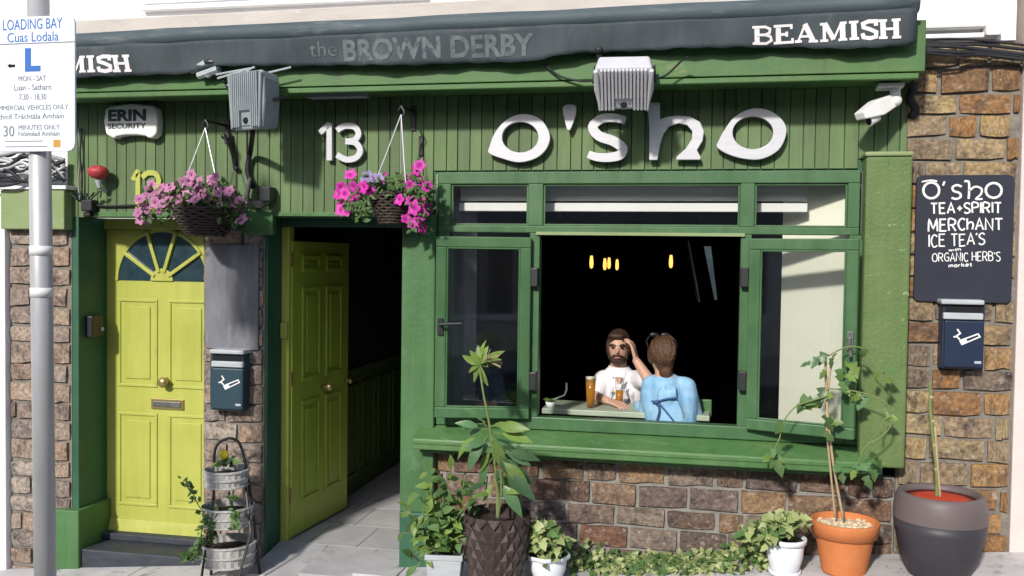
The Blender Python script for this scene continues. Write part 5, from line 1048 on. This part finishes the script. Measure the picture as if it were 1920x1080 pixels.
# --- big charcoal pot with red compost and a cane
d = .36; b0 = base(1760, 1050, d); m_ = mpp(1760, 980, -d); Rr = 88 * m_; zt = W(1762, 922, -d).z; h = zt - b0.z
t = thing('big_pot', 'big round charcoal pot with a grey brown shoulder and red compost', 'plant pot', b0)
obj('body', MB().lathe([(Rr * .62, 0), (Rr * .66, .01), (Rr * .86, h * .3), (Rr * .97, h * .55), (Rr * 1.0, h * .68), (Rr * .6, h * .68)], b0, 44), M['darkpot'], t, smooth=True)
obj('shoulder', MB().lathe([(Rr * 1.0, h * .681), (Rr * 1.0, h * .80), (Rr * .965, h * .92), (Rr * .91, h * .985), (Rr * .87, h), (Rr * .79, h * .99), (Rr * .76, h * .94), (Rr * .77, h * .8)], b0, 44, None, False), M['darkpot2'], t, smooth=True)
obj('compost', MB().lathe([(Rr * .77, h * .93), (Rr * .4, h * .945), (.01, h * .95)], b0, 28), M['redsoil'], t, smooth=True)
p = thing('bare_cane_plant', 'bare upright green stem standing in the big charcoal pot', 'plant', b0 + Vector((0, 0, h * .94)))
obj('stem', MB().tube(spline([W(1757, 934, -d), W(1756, 880, -d), W(1749, 820, -d), W(1744, 760, -d), W(1743, 714, -d)], 5), [.011] * 6 + [.009] * 10 + [.006] * 5, 7), M['stem'], p, smooth=True)
obj('stem', MB().tube(spline([W(1763, 934, -d - .02), W(1758, 870, -d - .01), W(1753, 800, -d)], 5), .006, 6), M['cane'], p, smooth=True)
for y in (745, 790, 835, 880): obj('node', MB().ell(W(1746 + (y - 745) * .07, y, -d), (.013, .013, .01), 8, 6), M['cane'], p)

# ================================================================== TIERED STAND
d = .34; fx = base(428, 1055, d); t = thing('plant_stand', 'black arched three tier plant stand with round whitewashed wicker trays', 'plant stand', fx)
g = lambda x, y, d_: W(x, y, -d_)
def gr(x, d_): b_ = base(x, 1060, d_); return b_
fr_ = spline([g(402, 885, .27), g(402, 852, .27), g(409, 832, .27), g(428, 822, .27), g(446, 828, .27), g(456, 852, .27), g(466, 905, .28), g(474, 960, .28)], 5)
obj('frame', MB().tube([gr(396, .22)] + fr_ + [gr(488, .26)], .009, 7), M['iron'], t, smooth=True)
for a, b in (((392, 985, .46), 374), ((470, 1000, .42), 441)): obj('leg', MB().tube([g(405 if b < 400 else 458, 890, .30), g(*a), gr(b, .52)], .008, 6), M['iron'], t)
for (cx, cy, rpx, hpx, k) in ((425, 880, 37, 26, 0), (428, 948, 42, 30, 1), (428, 1016, 46, 34, 2)):
    m_ = mpp(cx, cy, -d); c = W(cx, cy, -d); Rr = rpx * m_; h = hpx * m_; mb = MB(); n = 44
    vb = (lambda i, k_: 1 + .018 * (1 if k_ % 2 else -1)); tr = obj('tray', MB().lathe([(Rr * .92, -h), (Rr * .98, -h * .5), (Rr, 0), (Rr * .94, 0), (Rr * .9, -h * .7), (.01, -h * .7)], c, n, vb), M['greywicker'], t)
    mb = MB()
    for zz, r_ in ((.0, 1.015), (-h * .5, 1.0), (-h, .95)): mb.tube([c + Vector((Rr * r_ * math.cos(2 * math.pi * j / 28), Rr * r_ * math.sin(2 * math.pi * j / 28), zz)) for j in range(29)], .008, 5)
    obj('braid', mb, M['greywicker'], tr)
    obj('soil', MB().lathe([(Rr * .92, -h * .35), (.01, -h * .3)], c, 18), M['soil'], t)
q = thing('primrose', 'single yellow flower with a few leaves in the top tray of the stand', 'flower', W(425, 872, -d))
obj('stem', MB().tube([W(424, 876, -d), W(421, 862, -d - .02), W(420, 854, -d - .03)], .003, 5), M['stem'], q)
obj('flower', MB().ell(W(420, 852, -d - .03), (.032, .02, .03), 10, 6), M['yellowpetal'], q)
for k in range(16): leaf(q, RN.choice(lf_herb), W(RN.uniform(415, 436), RN.uniform(865, 876), -d - RN.uniform(-.02, .05)), Vector((RN.uniform(-1, 1), RN.uniform(-1, .2), RN.uniform(0, .8))), RN.uniform(.04, .07))
q = thing('seedling', 'small green seedling in the middle tray of the stand', 'plant', W(440, 938, -d)); 
for k in range(14): leaf(q, RN.choice(lf_herb), W(RN.uniform(430, 448), RN.uniform(930, 942), -d - .05), Vector((RN.uniform(-1, 1), RN.uniform(-1, .2), RN.uniform(0, .9))), RN.uniform(.025, .045))
q = thing('trailing_plant', 'long trailing succulent reaching left from the lower trays across the yellow door', 'plant', W(395, 1000, -d - .05))
for pts in ([(400, 1005), (385, 970), (368, 940), (358, 915), (347, 900)], [(400, 1010), (380, 1020), (365, 1035), (352, 1048), (346, 1040)], [(400, 985), (392, 975), (380, 990), (370, 1040)], [(405, 960), (400, 990), (395, 1010)], [(442, 960), (444, 975), (441, 992)]):
    sp = spline([W(x, y, -d - .13) for x, y in pts], 8); obj('stem', MB().tube(sp, .004, 5), M['stem'], q)
    leafmass('foliage', [lf_herb[0]], [(v + rv(.018), Vector((RN.uniform(-1, 1), RN.uniform(-1, .2), RN.uniform(-.5, .9))), RN.uniform(.025, .048)) for v in sp for k in range(2)], q)

# ================================================================== INSIDE THE BAR
ty0, ty1 = .42, .80; tx0, tx1 = X(1022, 764, .55), X(1330, 764, .7)
t = thing('bar_table', 'worn pale green topped table just inside the open window', 'table', ((tx0 + tx1) / 2, .7, zFl))
obj('table_top', MB().box(tx0, tx1, ty0, ty1, zTab - .035, zTab), M['table'], t, bevel=.005)
for x in (tx0 + .06, tx1 - .06):
    for y in (ty0 + .06, ty1 - .06): obj('leg', MB().box(x - .025, x + .025, y - .025, y + .025, zFl, zTab - .036), M['wood'], t)
def pint(px, top, bot, y, fill, label, rpx):
    m_ = mpp(px, top, y); b0 = W(px, bot, y); b0.z = zTab + .001; h = W(px, top, y).z - b0.z; R_ = rpx * m_; t = thing('beer_glass', label, 'beer glass', b0, 'beer glasses on the table')
    obj('glass', MB().lathe([(R_ * .70, 0), (R_ * .78, h * .5), (R_, h), (R_ * .95, h), (R_ * .74, h * .5), (R_ * .66, .008)], b0, 20), M['glass'], t, smooth=True)
    rr = lambda q: R_ * (.66 + .26 * q)
    obj('beer', MB().lathe([(rr(0), .009), (rr(fill * .5), h * fill * .5), (rr(fill), h * fill)], b0, 18), M['beer'], t, smooth=True)
    if fill > .6: obj('foam', MB().lathe([(rr(fill), h * fill + .0005), (rr(1) * .98, h * .985), (.005, h)], b0, 18), M['foam'], t, smooth=True)
pint(1107, 706, 757, .52, .9, 'full pint of amber beer with a white head on the table', 10.5)
pint(1161, 708, 750, .64, .55, 'half drunk glass of amber beer in front of the bearded person', 9)
t = thing('table_plant', 'tiny pale plant with a bent white stalk at the left end of the table', 'plant', W(1033, 762, .50))
c = W(1032, 760, .48); c.z = zTab; obj('pot', MB().lathe([(.025, 0), (.034, .035), (.03, .035)], c, 14), M['white'], t, smooth=True)
for k in range(10): leaf(t, lf_lime[k % 2], c + Vector((0, 0, .035)), Vector((math.cos(k * 1.9), math.sin(k * 1.9), .5)), .05)
obj('stalk', MB().tube([c + Vector((.01, 0, .04)), W(1045, 746, .48), W(1058, 741, .48), W(1062, 732, .48), W(1062, 718, .48)], .0055, 6), M['white'], t)
def stool(x, y, h, label):
    t = thing('stool', label, 'stool', (x, y, zFl), 'seats at the table'); obj('seat', MB().lathe([(.16, h - .04), (.17, h - .02), (.16, h)], (x, y, zFl), 20), M['wood'], t)
    for a in (45, 135, 225, 315): q = rad(a); obj('leg', MB().tube([(x + .11 * math.cos(q), y + .11 * math.sin(q), zFl + h - .041), (x + .17 * math.cos(q), y + .17 * math.sin(q), zFl)], .016, 6), M['wood'], t)
    return t
t = thing('chair', 'green chair back showing beside the person in pale blue', 'chair', (X(1316, 765, .62), .62, zFl)); cx_ = X(1312, 765, .62)
obj('backrest', MB().box(cx_ - .02, cx_ + .075, .60, .625, W(1316, 782, .62).z, W(1316, 748, .62).z), M['post'], t, bevel=.008); obj('seat', MB().box(cx_ - .05, cx_ + .35, .63, 1.0, zFl + .43, zFl + .46), M['wood'], t)
for x in (cx_ - .01, cx_ + .33):
    for y in (.63, .98): obj('leg', MB().box(x - .015, x + .015, y - .015, y + .015, zFl, zFl + .43), M['wood'], t)
obj('post', MB().box(cx_ + .02, cx_ + .05, .606, .62, zFl + .43, W(1316, 782, .62).z), M['wood'], t)
# --- people
def skinmesh(name, build, mt, vox, sm=6):
    mb = MB(); build(mb); me = mb.mesh('tmp', None); o = bpy.data.objects.new('tmp', me); col.objects.link(o)
    r = o.modifiers.new('r', 'REMESH'); r.mode = 'VOXEL'; r.voxel_size = vox; s_ = o.modifiers.new('s', 'SMOOTH'); s_.iterations = sm; s_.factor = .5
    dg = bpy.context.evaluated_depsgraph_get(); out = bpy.data.meshes.new_from_object(o.evaluated_get(dg)); bpy.data.objects.remove(o); bpy.data.meshes.remove(me)
    out.name = name; out.materials.clear(); out.materials.append(mt); out.polygons.foreach_set('use_smooth', [True] * len(out.polygons)); return out
def hand(mb, wr, dr, nr, curl=.5, s=1.0, side=1):
    """palm and five separate fingers: wr wrist, dr pointing direction, nr palm normal (fingers curl towards it)"""
    dr = Vector(dr).normalized(); nr = (Vector(nr) - dr * Vector(nr).dot(dr)).normalized(); sd = dr.cross(nr) * side
    wr = Vector(wr)
    for k in range(4): u = (k - 1.5) * .019 * s; mb.caps(wr + sd * u * .6 + dr * .01 * s, .013 * s, wr + sd * u + dr * .085 * s, .0115 * s, 8)
    for k, L in enumerate((.072, .082, .076, .06)):
        p = wr + sd * (k - 1.5) * .0215 * s + dr * .088 * s; a = curl * .5; r = .0092
        for j, f in enumerate((.45, .32, .23)): v = dr * math.cos(a) + nr * math.sin(a) + sd * (k - 1.5) * .05; q = p + v.normalized() * L * f * s; mb.caps(p, r * s, q, (r - .0008) * s, 8); p = q; a += curl; r -= .0008
    p = wr + sd * -.034 * s + dr * .03 * s; q = p + (dr * .6 - sd * .7 + nr * .4).normalized() * .042 * s; mb.caps(wr + dr * .012 * s - sd * .012 * s, .014 * s, p, .013 * s, 8); mb.caps(p, .012 * s, q, .0105 * s, 8); mb.caps(q, .0105 * s, q + (dr * .8 - sd * .2 + nr * .4).normalized() * .032 * s, .009 * s, 8)
def person(label, loc): return None

def seated(body, hips, fwd, mb, clothes):
    pass
# the person in the pale blue shirt, back to the street
wy = .44
hd, nk = W(1240, 664, wy + .02), W(1247, 712, wy)
shL, shR = W(1221, 722, wy + .01), W(1287, 726, wy + .01); hp_ = W(1258, 850, wy - .02); hp_.z = zFl + .55
elL, elR = W(1211, 776, wy + .06), W(1306, 792, wy + .06); wrL = W(1196, 779, wy + .20); wrL.z = zTab + .02; wrR = W(1280, 800, wy + .28); wrR.z = zTab + .02
fwd = Vector((-.25, .97, 0)).normalized(); sdv = Vector((fwd.y, -fwd.x, 0)); Rh = Matrix((sdv, fwd, Vector((0, 0, 1)))).transposed()
def b_woman(mb):
    mb.ell(hd, (.073, .092, .108), 16, 12, Rh); mb.ell(hd + Vector((0, 0, -.06)) + fwd * .035, (.052, .055, .055), 12, 8, Rh); mb.ell(hd + fwd * .095 + Vector((0, 0, -.02)), (.012, .018, .02), 8, 6, Rh)
    for s in (-1, 1): mb.ell(hd + sdv * s * .074 + Vector((0, 0, -.02)), (.01, .018, .028), 8, 6, Rh)
    mb.caps(hd + Vector((0, 0, -.06)), .048, nk, .055); mb.caps(nk + Vector((0, 0, -.03)), .09, hp_ + Vector((0, 0, .16)), .105); mb.caps(shL, .05, shR, .05); mb.caps(hp_ + sdv * -.08, .10, hp_ + sdv * .08, .10)
    mb.caps(shL, .046, elL, .036); mb.caps(elL, .035, wrL, .023); mb.caps(shR, .046, elR, .036); mb.caps(elR, .035, wrR, .023)
    hand(mb, wrL, (.0, 1, -.05), (0, 0, -1), .25, .95, 1); hand(mb, wrR, (-.4, 1, -.05), (0, 0, -1), .25, .95, -1)
    for s in (-1, 1): k = hp_ + sdv * s * .10 + fwd * .42 + Vector((0, 0, -.02)); mb.caps(hp_ + sdv * s * .08, .085, k, .06); mb.caps(k, .058, Vector((k.x, k.y + .02, zFl + .07)), .04); mb.caps(Vector((k.x, k.y, zFl + .045)), .04, Vector((k.x, k.y, zFl + .04)) + fwd * .14, .032)
W1 = obj('person', skinmesh('person', b_woman, M['skin'], .0075), None); tag(W1, 'person in a pale blue denim shirt with tied brown hair, back to the window', 'person')
def b_shirt(mb):
    mb.caps(shL + Vector((.01, 0, .005)), .062, shR + Vector((-.01, 0, .005)), .062, 14); mb.caps(nk + Vector((0, 0, -.045)), .10, W(1255, 770, wy), .128, 16); mb.caps(W(1255, 765, wy), .128, hp_ + Vector((0, 0, .04)), .15, 16)
    mb.caps(shL + Vector((0, 0, -.06)), .07, W(1238, 800, wy), .085); mb.caps(shR + Vector((0, 0, -.06)), .075, W(1278, 800, wy), .095)
    mb.caps(shL, .063, elL, .05); mb.caps(elL, .05, wrL + (elL - wrL) * .22, .04); mb.caps(shR, .063, elR, .052); mb.caps(elR, .052, wrR + (elR - wrR) * .22, .04)
    mb.caps(nk + Vector((-.035, 0, .0)), .045, nk + Vector((.04, 0, .0)), .045)
    for k in range(12):
        p = W(RN.uniform(1236, 1276), RN.uniform(735, 790), wy - .112); mb.ell(p, (.009, .018, RN.uniform(.04, .08)), 8, 6, Matrix.Rotation(RN.uniform(-.5, .5), 3, 'Y'))
so = obj('shirt', skinmesh('shirt', b_shirt, M['denim'], .009, 8), None, W1)
mb = MB(); mb.tube(spline([W(1222, 752, wy - .10), W(1230, 753, wy - .128), W(1250, 748, wy - .14), W(1268, 746, wy - .14)], 4), .006, 6); mb.tube(spline([W(1232, 754, wy - .13), W(1236, 770, wy - .14), W(1230, 792, wy - .145)], 4), .006, 6); mb.tube(spline([W(1234, 755, wy - .13), W(1246, 768, wy - .145), W(1262, 788, wy - .155)], 4), .006, 6); mb.ell(W(1231, 754, wy - .135), .014); obj('waist_tie', mb, M['denim_dark'], W1)
def b_hair(mb):
    mb.ell(hd + fwd * -.012 + Vector((0, 0, .016)), (.083, .096, .104), 16, 12, Rh); mb.ell(hd - fwd * .045 + Vector((.012, 0, -.045)), (.062, .062, .065), 14, 10, Rh); mb.ell(hd - fwd * .062 + Vector((.016, 0, -.10)), (.044, .042, .062), 12, 8, Rh)
    for s in (-1, 1): mb.ell(hd + sdv * s * .062 + Vector((0, 0, .0)), (.026, .06, .062), 10, 8, Rh)
obj('hair', skinmesh('hair', b_hair, M['hair'], .007, 3), None, W1)
mb = MB()
for s in (-1, 1): mb.tube(spline([hd + sdv * s * .09 - fwd * .03 + Vector((0, 0, .045)), hd + sdv * s * .09 + fwd * .02 + Vector((0, 0, .085)), hd + sdv * s * .055 + fwd * .06 + Vector((0, 0, .118))], 4), .0045, 6); mb.ell(hd + sdv * s * .035 + fwd * .062 + Vector((0, 0, .118)), (.03, .02, .014), 10, 6, Rh)
obj('sunglasses', mb, M['iron'], W1)
mb = MB()
for k in range(70):
    a = RN.uniform(-1.5, 1.5); q = RN.uniform(-.2, 1.25); pts = []
    for t_ in range(6):
        v = t_ / 5; th = q * (1 - v) - .75 * v; aa = a * (1 - v * .85); dn = 1 + .02 * math.sin(k * 2.3)
        pts.append(hd + fwd * (-.012 - .102 * dn * math.cos(th) * math.cos(aa) - .02 * v) + sdv * (.088 * dn * math.cos(th) * math.sin(aa)) + Vector((.006 * v, 0, .016 + .108 * dn * math.sin(th))))
    mb.tube(pts, [.0035, .0045, .005, .005, .0045, .003], 4)
obj('hair_strand', mb, M['hair'], W1)['kind'] = 'stuff'
def b_tr(mb):
    mb.caps(hp_ + sdv * -.08, .112, hp_ + sdv * .08, .112)
    for s in (-1, 1): k = hp_ + sdv * s * .10 + fwd * .42 + Vector((0, 0, -.02)); mb.caps(hp_ + sdv * s * .08, .097, k, .07); mb.caps(k, .068, Vector((k.x, k.y + .02, zFl + .12)), .052)
obj('trousers', skinmesh('trousers', b_tr, M['trouser'], .012), None, W1)
stool(hp_.x, hp_.y, hp_.z - zFl - .113, 'dark stool under the person in pale blue')
# the bearded person in a white shirt, facing the street
my = .93; hd2 = W(1160, 651, my); nk2 = W(1160, 694, my + .02)
aL, aR = W(1131, 712, my), W(1193, 712, my); hq = W(1162, 790, my + .04); hq.z = zFl + .55
eL, wL = W(1113, 742, my - .10), W(1138, 747, my - .30); wL.z = zTab + .035
eR, wR = W(1217, 713, my - .2), W(1193, 676, my - .15)
def b_man(mb):
    f = Vector((0, -1, 0)); mb.ell(hd2, (.072, .092, .108), 16, 12); mb.ell(hd2 + Vector((0, -.03, -.065)), (.052, .055, .05), 12, 8); mb.ell(hd2 + Vector((0, -.098, -.018)), (.012, .02, .024), 8, 6); mb.ell(hd2 + Vector((0, -.082, .022)), (.05, .012, .01), 8, 6)
    for s in (-1, 1): mb.ell(hd2 + Vector((s * .074, .01, -.015)), (.01, .018, .028), 8, 6)
    mb.caps(hd2 + Vector((0, .01, -.07)), .054, nk2, .06); mb.caps(nk2 + Vector((0, .01, -.06)), .10, hq + Vector((0, 0, .18)), .11); mb.caps(aL, .055, aR, .055); mb.caps(hq + Vector((-.08, 0, 0)), .10, hq + Vector((.08, 0, 0)), .10)
    mb.caps(aL, .052, eL, .042); mb.caps(eL, .041, wL, .026); mb.caps(aR, .052, eR, .042); mb.caps(eR, .042, wR, .027)
    hand(mb, wL, (.9, -.55, -.12), (.1, .1, -1), .35, 1.05, -1); hand(mb, wR, (-.25, .05, 1), (-1, .2, 0), .55, 1.05, 1)
    for s in (-1, 1): k = hq + Vector((s * .12, -.42, -.02)); mb.caps(hq + Vector((s * .09, 0, 0)), .088, k, .062); mb.caps(k, .06, Vector((k.x, k.y - .02, zFl + .07)), .042); mb.caps(Vector((k.x, k.y, zFl + .045)), .042, Vector((k.x, k.y - .15, zFl + .04)), .034)
W2 = obj('person', skinmesh('person', b_man, M['skin'], .0065), None); tag(W2, 'bearded person in a white short sleeved shirt raising one hand to the face', 'person')
def b_ms(mb):
    mb.caps(aL + Vector((0, 0, -.005)), .068, aR + Vector((0, 0, -.005)), .068, 14); mb.caps(nk2 + Vector((0, .01, -.065)), .115, hq + Vector((0, 0, .12)), .135, 16); mb.caps(aL + Vector((.02, 0, -.08)), .085, hq + Vector((-.06, 0, .1)), .1); mb.caps(aR + Vector((-.02, 0, -.08)), .085, hq + Vector((.06, 0, .1)), .1)
    mb.caps(aL, .068, aL + (eL - aL) * .72, .064); mb.caps(aR, .068, aR + (eR - aR) * .72, .064)
    for k in range(14):
        p = W(RN.uniform(1146, 1178), RN.uniform(720, 760), my - .118); mb.ell(p, (.006, .03, RN.uniform(.04, .07)), 8, 6, Matrix.Rotation(RN.uniform(-.6, .6), 3, 'Y'))
obj('shirt', skinmesh('shirt', b_ms, M['shirt'], .009, 8), None, W2)
mb = MB()
for s in (-1, 1): mb.hexa([nk2 + Vector(v) for v in ((s * .075, .03, -.02), (s * .02, -.105, -.075), (s * .03, -.108, -.075), (s * .085, .03, -.025), (s * .062, .04, .03), (s * .045, -.085, -.01), (s * .055, -.088, -.012), (s * .072, .04, .028))])
obj('collar', mb, M['shirt'], W2, bevel=.003)
mb = MB(); mb.prism([(nk2.x - .032, nk2.z - .035), (nk2.x + .032, nk2.z - .035), (nk2.x + .006, nk2.z - .13)], nk2.y - .128, nk2.y - .09); mb.box(nk2.x - .003, nk2.x + .003, nk2.y - .135, nk2.y - .128, nk2.z - .26, nk2.z - .13); obj('open_neck', mb, M['skin'], W2)
def b_beard(mb):
    mb.ell(hd2 + Vector((0, -.042, -.080)), (.056, .054, .044), 14, 10)
    for s in (-1, 1): mb.ell(hd2 + Vector((s * .06, -.02, -.045)), (.014, .038, .042), 10, 8); mb.ell(hd2 + Vector((s * .02, -.092, -.047)), (.022, .010, .007), 8, 6)
obj('beard', skinmesh('beard', b_beard, M['darkhair'], .006, 3), None, W2)
obj('mouth', MB().ell(hd2 + Vector((0, -.103, -.062)), (.022, .008, .007), 10, 6), mat('lips', (.34, .11, .1), None, .5), W2)
mb = MB()
for s in (-1, 1): mb.ell(hd2 + Vector((s * .03, -.088, .004)), (.013, .008, .007), 8, 6)
obj('eyes', mb, M['slot'], W2)
def b_cap(mb):
    mb.ell(hd2 + Vector((0, .018, .036)), (.083, .098, .092), 16, 12); mb.ell(hd2 + Vector((-.01, -.05, .08)), (.06, .045, .026), 12, 8)
    for s in (-1, 1): mb.ell(hd2 + Vector((s * .07, .0, .0)), (.018, .05, .06), 10, 8)
obj('hair', skinmesh('hair', b_cap, M['darkhair'], .007, 3), None, W2)
mb = MB()
for s in (-1, 1): mb.tube(spline([hd2 + Vector((s * .014, -.097, .018)), hd2 + Vector((s * .035, -.095, .026)), hd2 + Vector((s * .056, -.078, .018))], 3), .006, 5)
obj('eyebrows', mb, M['darkhair'], W2)
def b_tr2(mb):
    mb.caps(hq + Vector((-.08, 0, 0)), .112, hq + Vector((.08, 0, 0)), .112)
    for s in (-1, 1): k = hq + Vector((s * .12, -.42, -.02)); mb.caps(hq + Vector((s * .09, 0, 0)), .1, k, .074); mb.caps(k, .072, Vector((k.x, k.y - .02, zFl + .12)), .055)
obj('trousers', skinmesh('trousers', b_tr2, M['trouser'], .012), None, W2)
stool(hq.x, hq.y, hq.z - zFl - .113, 'dark stool under the bearded person')
# the dim figure behind the closed left light
vy = .72; hd3 = W(893, 655, vy); nk3 = W(895, 692, vy); cL, cR = W(866, 712, vy), W(926, 712, vy); h3 = W(897, 820, vy + .05); h3.z = zFl + .52
e3L, e3R = W(856, 758, vy - .06), W(938, 758, vy - .06); w3L, w3R = W(890, 754, vy - .22), W(925, 758, vy - .22)
def b_p3(mb):
    mb.ell(hd3, (.073, .092, .108), 14, 10); mb.ell(hd3 + Vector((0, -.03, -.065)), (.05, .055, .05), 12, 8); mb.ell(hd3 + Vector((0, -.098, -.018)), (.012, .02, .024), 8, 6); mb.caps(hd3 + Vector((0, 0, -.06)), .05, nk3, .056); mb.caps(nk3 + Vector((0, 0, -.07)), .1, h3 + Vector((0, 0, .15)), .11); mb.caps(cL, .05, cR, .05)
    mb.caps(cL, .05, e3L, .04); mb.caps(e3L, .04, w3L, .026); mb.caps(cR, .05, e3R, .04); mb.caps(e3R, .04, w3R, .026); hand(mb, w3L, (.5, -.8, .1), (0, .2, -1), .4, 1, -1); hand(mb, w3R, (-.5, -.8, .1), (0, .2, -1), .4, 1, 1)
    for s in (-1, 1): k = h3 + Vector((s * .1, -.3, 0)); mb.caps(h3 + Vector((s * .08, 0, 0)), .09, k, .065); mb.caps(k, .06, Vector((k.x, k.y, zFl + .05)), .045)
W3 = obj('person', skinmesh('person', b_p3, M['skin'], .009), None); tag(W3, 'dim seated person in dark clothes behind the glass of the left casement', 'person')
def b_p3s(mb):
    mb.caps(cL, .068, cR, .068, 14); mb.caps(nk3 + Vector((0, 0, -.08)), .12, h3, .15, 16); mb.caps(cL, .066, e3L, .054); mb.caps(e3L, .052, w3L + (e3L - w3L) * .2, .04); mb.caps(cR, .066, e3R, .054); mb.caps(e3R, .052, w3R + (e3R - w3R) * .2, .04)
    for s in (-1, 1): k = h3 + Vector((s * .1, -.3, 0)); mb.caps(h3 + Vector((s * .08, 0, 0)), .1, k, .075); mb.caps(k, .07, Vector((k.x, k.y, zFl + .12)), .055)
obj('clothes', skinmesh('clothes', b_p3s, M['navytop'], .012), None, W3)
def b_h3(mb): mb.ell(hd3 + Vector((0, .015, .025)), (.085, .1, .1), 14, 10); mb.ell(hd3 + Vector((.0, .03, -.03)), (.088, .07, .09), 12, 8)
obj('hair', skinmesh('hair', b_h3, M['darkhair'], .009, 3), None, W3)
stool(h3.x, h3.y, h3.z - zFl - .113, 'dark stool behind the left casement')
# --- pendant bulbs and the tilted screen
for px, py, y, lb in ((1109, 492, 2.2, 'brightest filament bulb at the left of the cluster above the table'), (1134, 496, 2.9, 'middle filament bulb of the cluster above the table'), (1142, 494, 3.3, 'filament bulb close behind the middle of the cluster'), (1157, 497, 3.6, 'dim filament bulb at the right of the cluster'), (1258, 491, 2.2, 'single filament bulb left of the tilted screen'), (719, 489, 2.3, 'small filament bulb hanging in the dark entrance passage')):
    s_ = .42 if px < 800 else 1.0; c = W(px, py, y); top = zLin - .002 if px < 800 else z1; t = thing('pendant_bulb', lb, 'light bulb', c + Vector((0, 0, -.06)), 'filament pendant bulbs')
    m_ = .0062 if px > 800 else .005
    obj('bulb', MB().lathe([(.003, -.05), (.012, -.042), (.016, -.015), (.015, .015), (.010, .055)], c, 14), M['bulb'], t, smooth=True); obj('socket', MB().tube([c + Vector((0, 0, .056)), c + Vector((0, 0, .10))], .018, 10), M['iron'], t); obj('cord', MB().tube([c + Vector((0, 0, .10)), Vector((c.x, c.y, top))], .004, 5), M['rubber'], t)
t = thing('wall_screen', 'dark tilted screen hanging from the ceiling inside the window', 'screen', W(1325, 515, 1.5))
P4 = lambda x, y, Y: W(x, y, Y)
A, B, C_, D_2 = P4(1293, 452, 1.3), P4(1318, 452, 1.62), P4(1341, 566, 1.62), P4(1313, 566, 1.3)
nrm = (B - A).cross(D_2 - A).normalized() * .03
obj('casing', MB().hexa([D_2, C_, C_ + nrm, D_2 + nrm, A, B, B + nrm, A + nrm]), M['iron'], t, bevel=.006)
A, B, C_, D_2 = P4(1318, 462, 1.60), P4(1333, 462, 1.78), P4(1345, 562, 1.78), P4(1328, 562, 1.60)
obj('screen', MB().hexa([D_2, C_, C_ + nrm * .3, D_2 + nrm * .3, A, B, B + nrm * .3, A + nrm * .3]), M['screen'], t)
obj('edge_trim', MB().tube([P4(1291, 452, 1.29), P4(1312, 566, 1.29)], .006, 6), M['galv'], t)
obj('mount', MB().tube([P4(1312, 456, 1.6), Vector((P4(1312, 456, 1.6).x, 1.6, z1))], .015, 8), M['iron'], t)
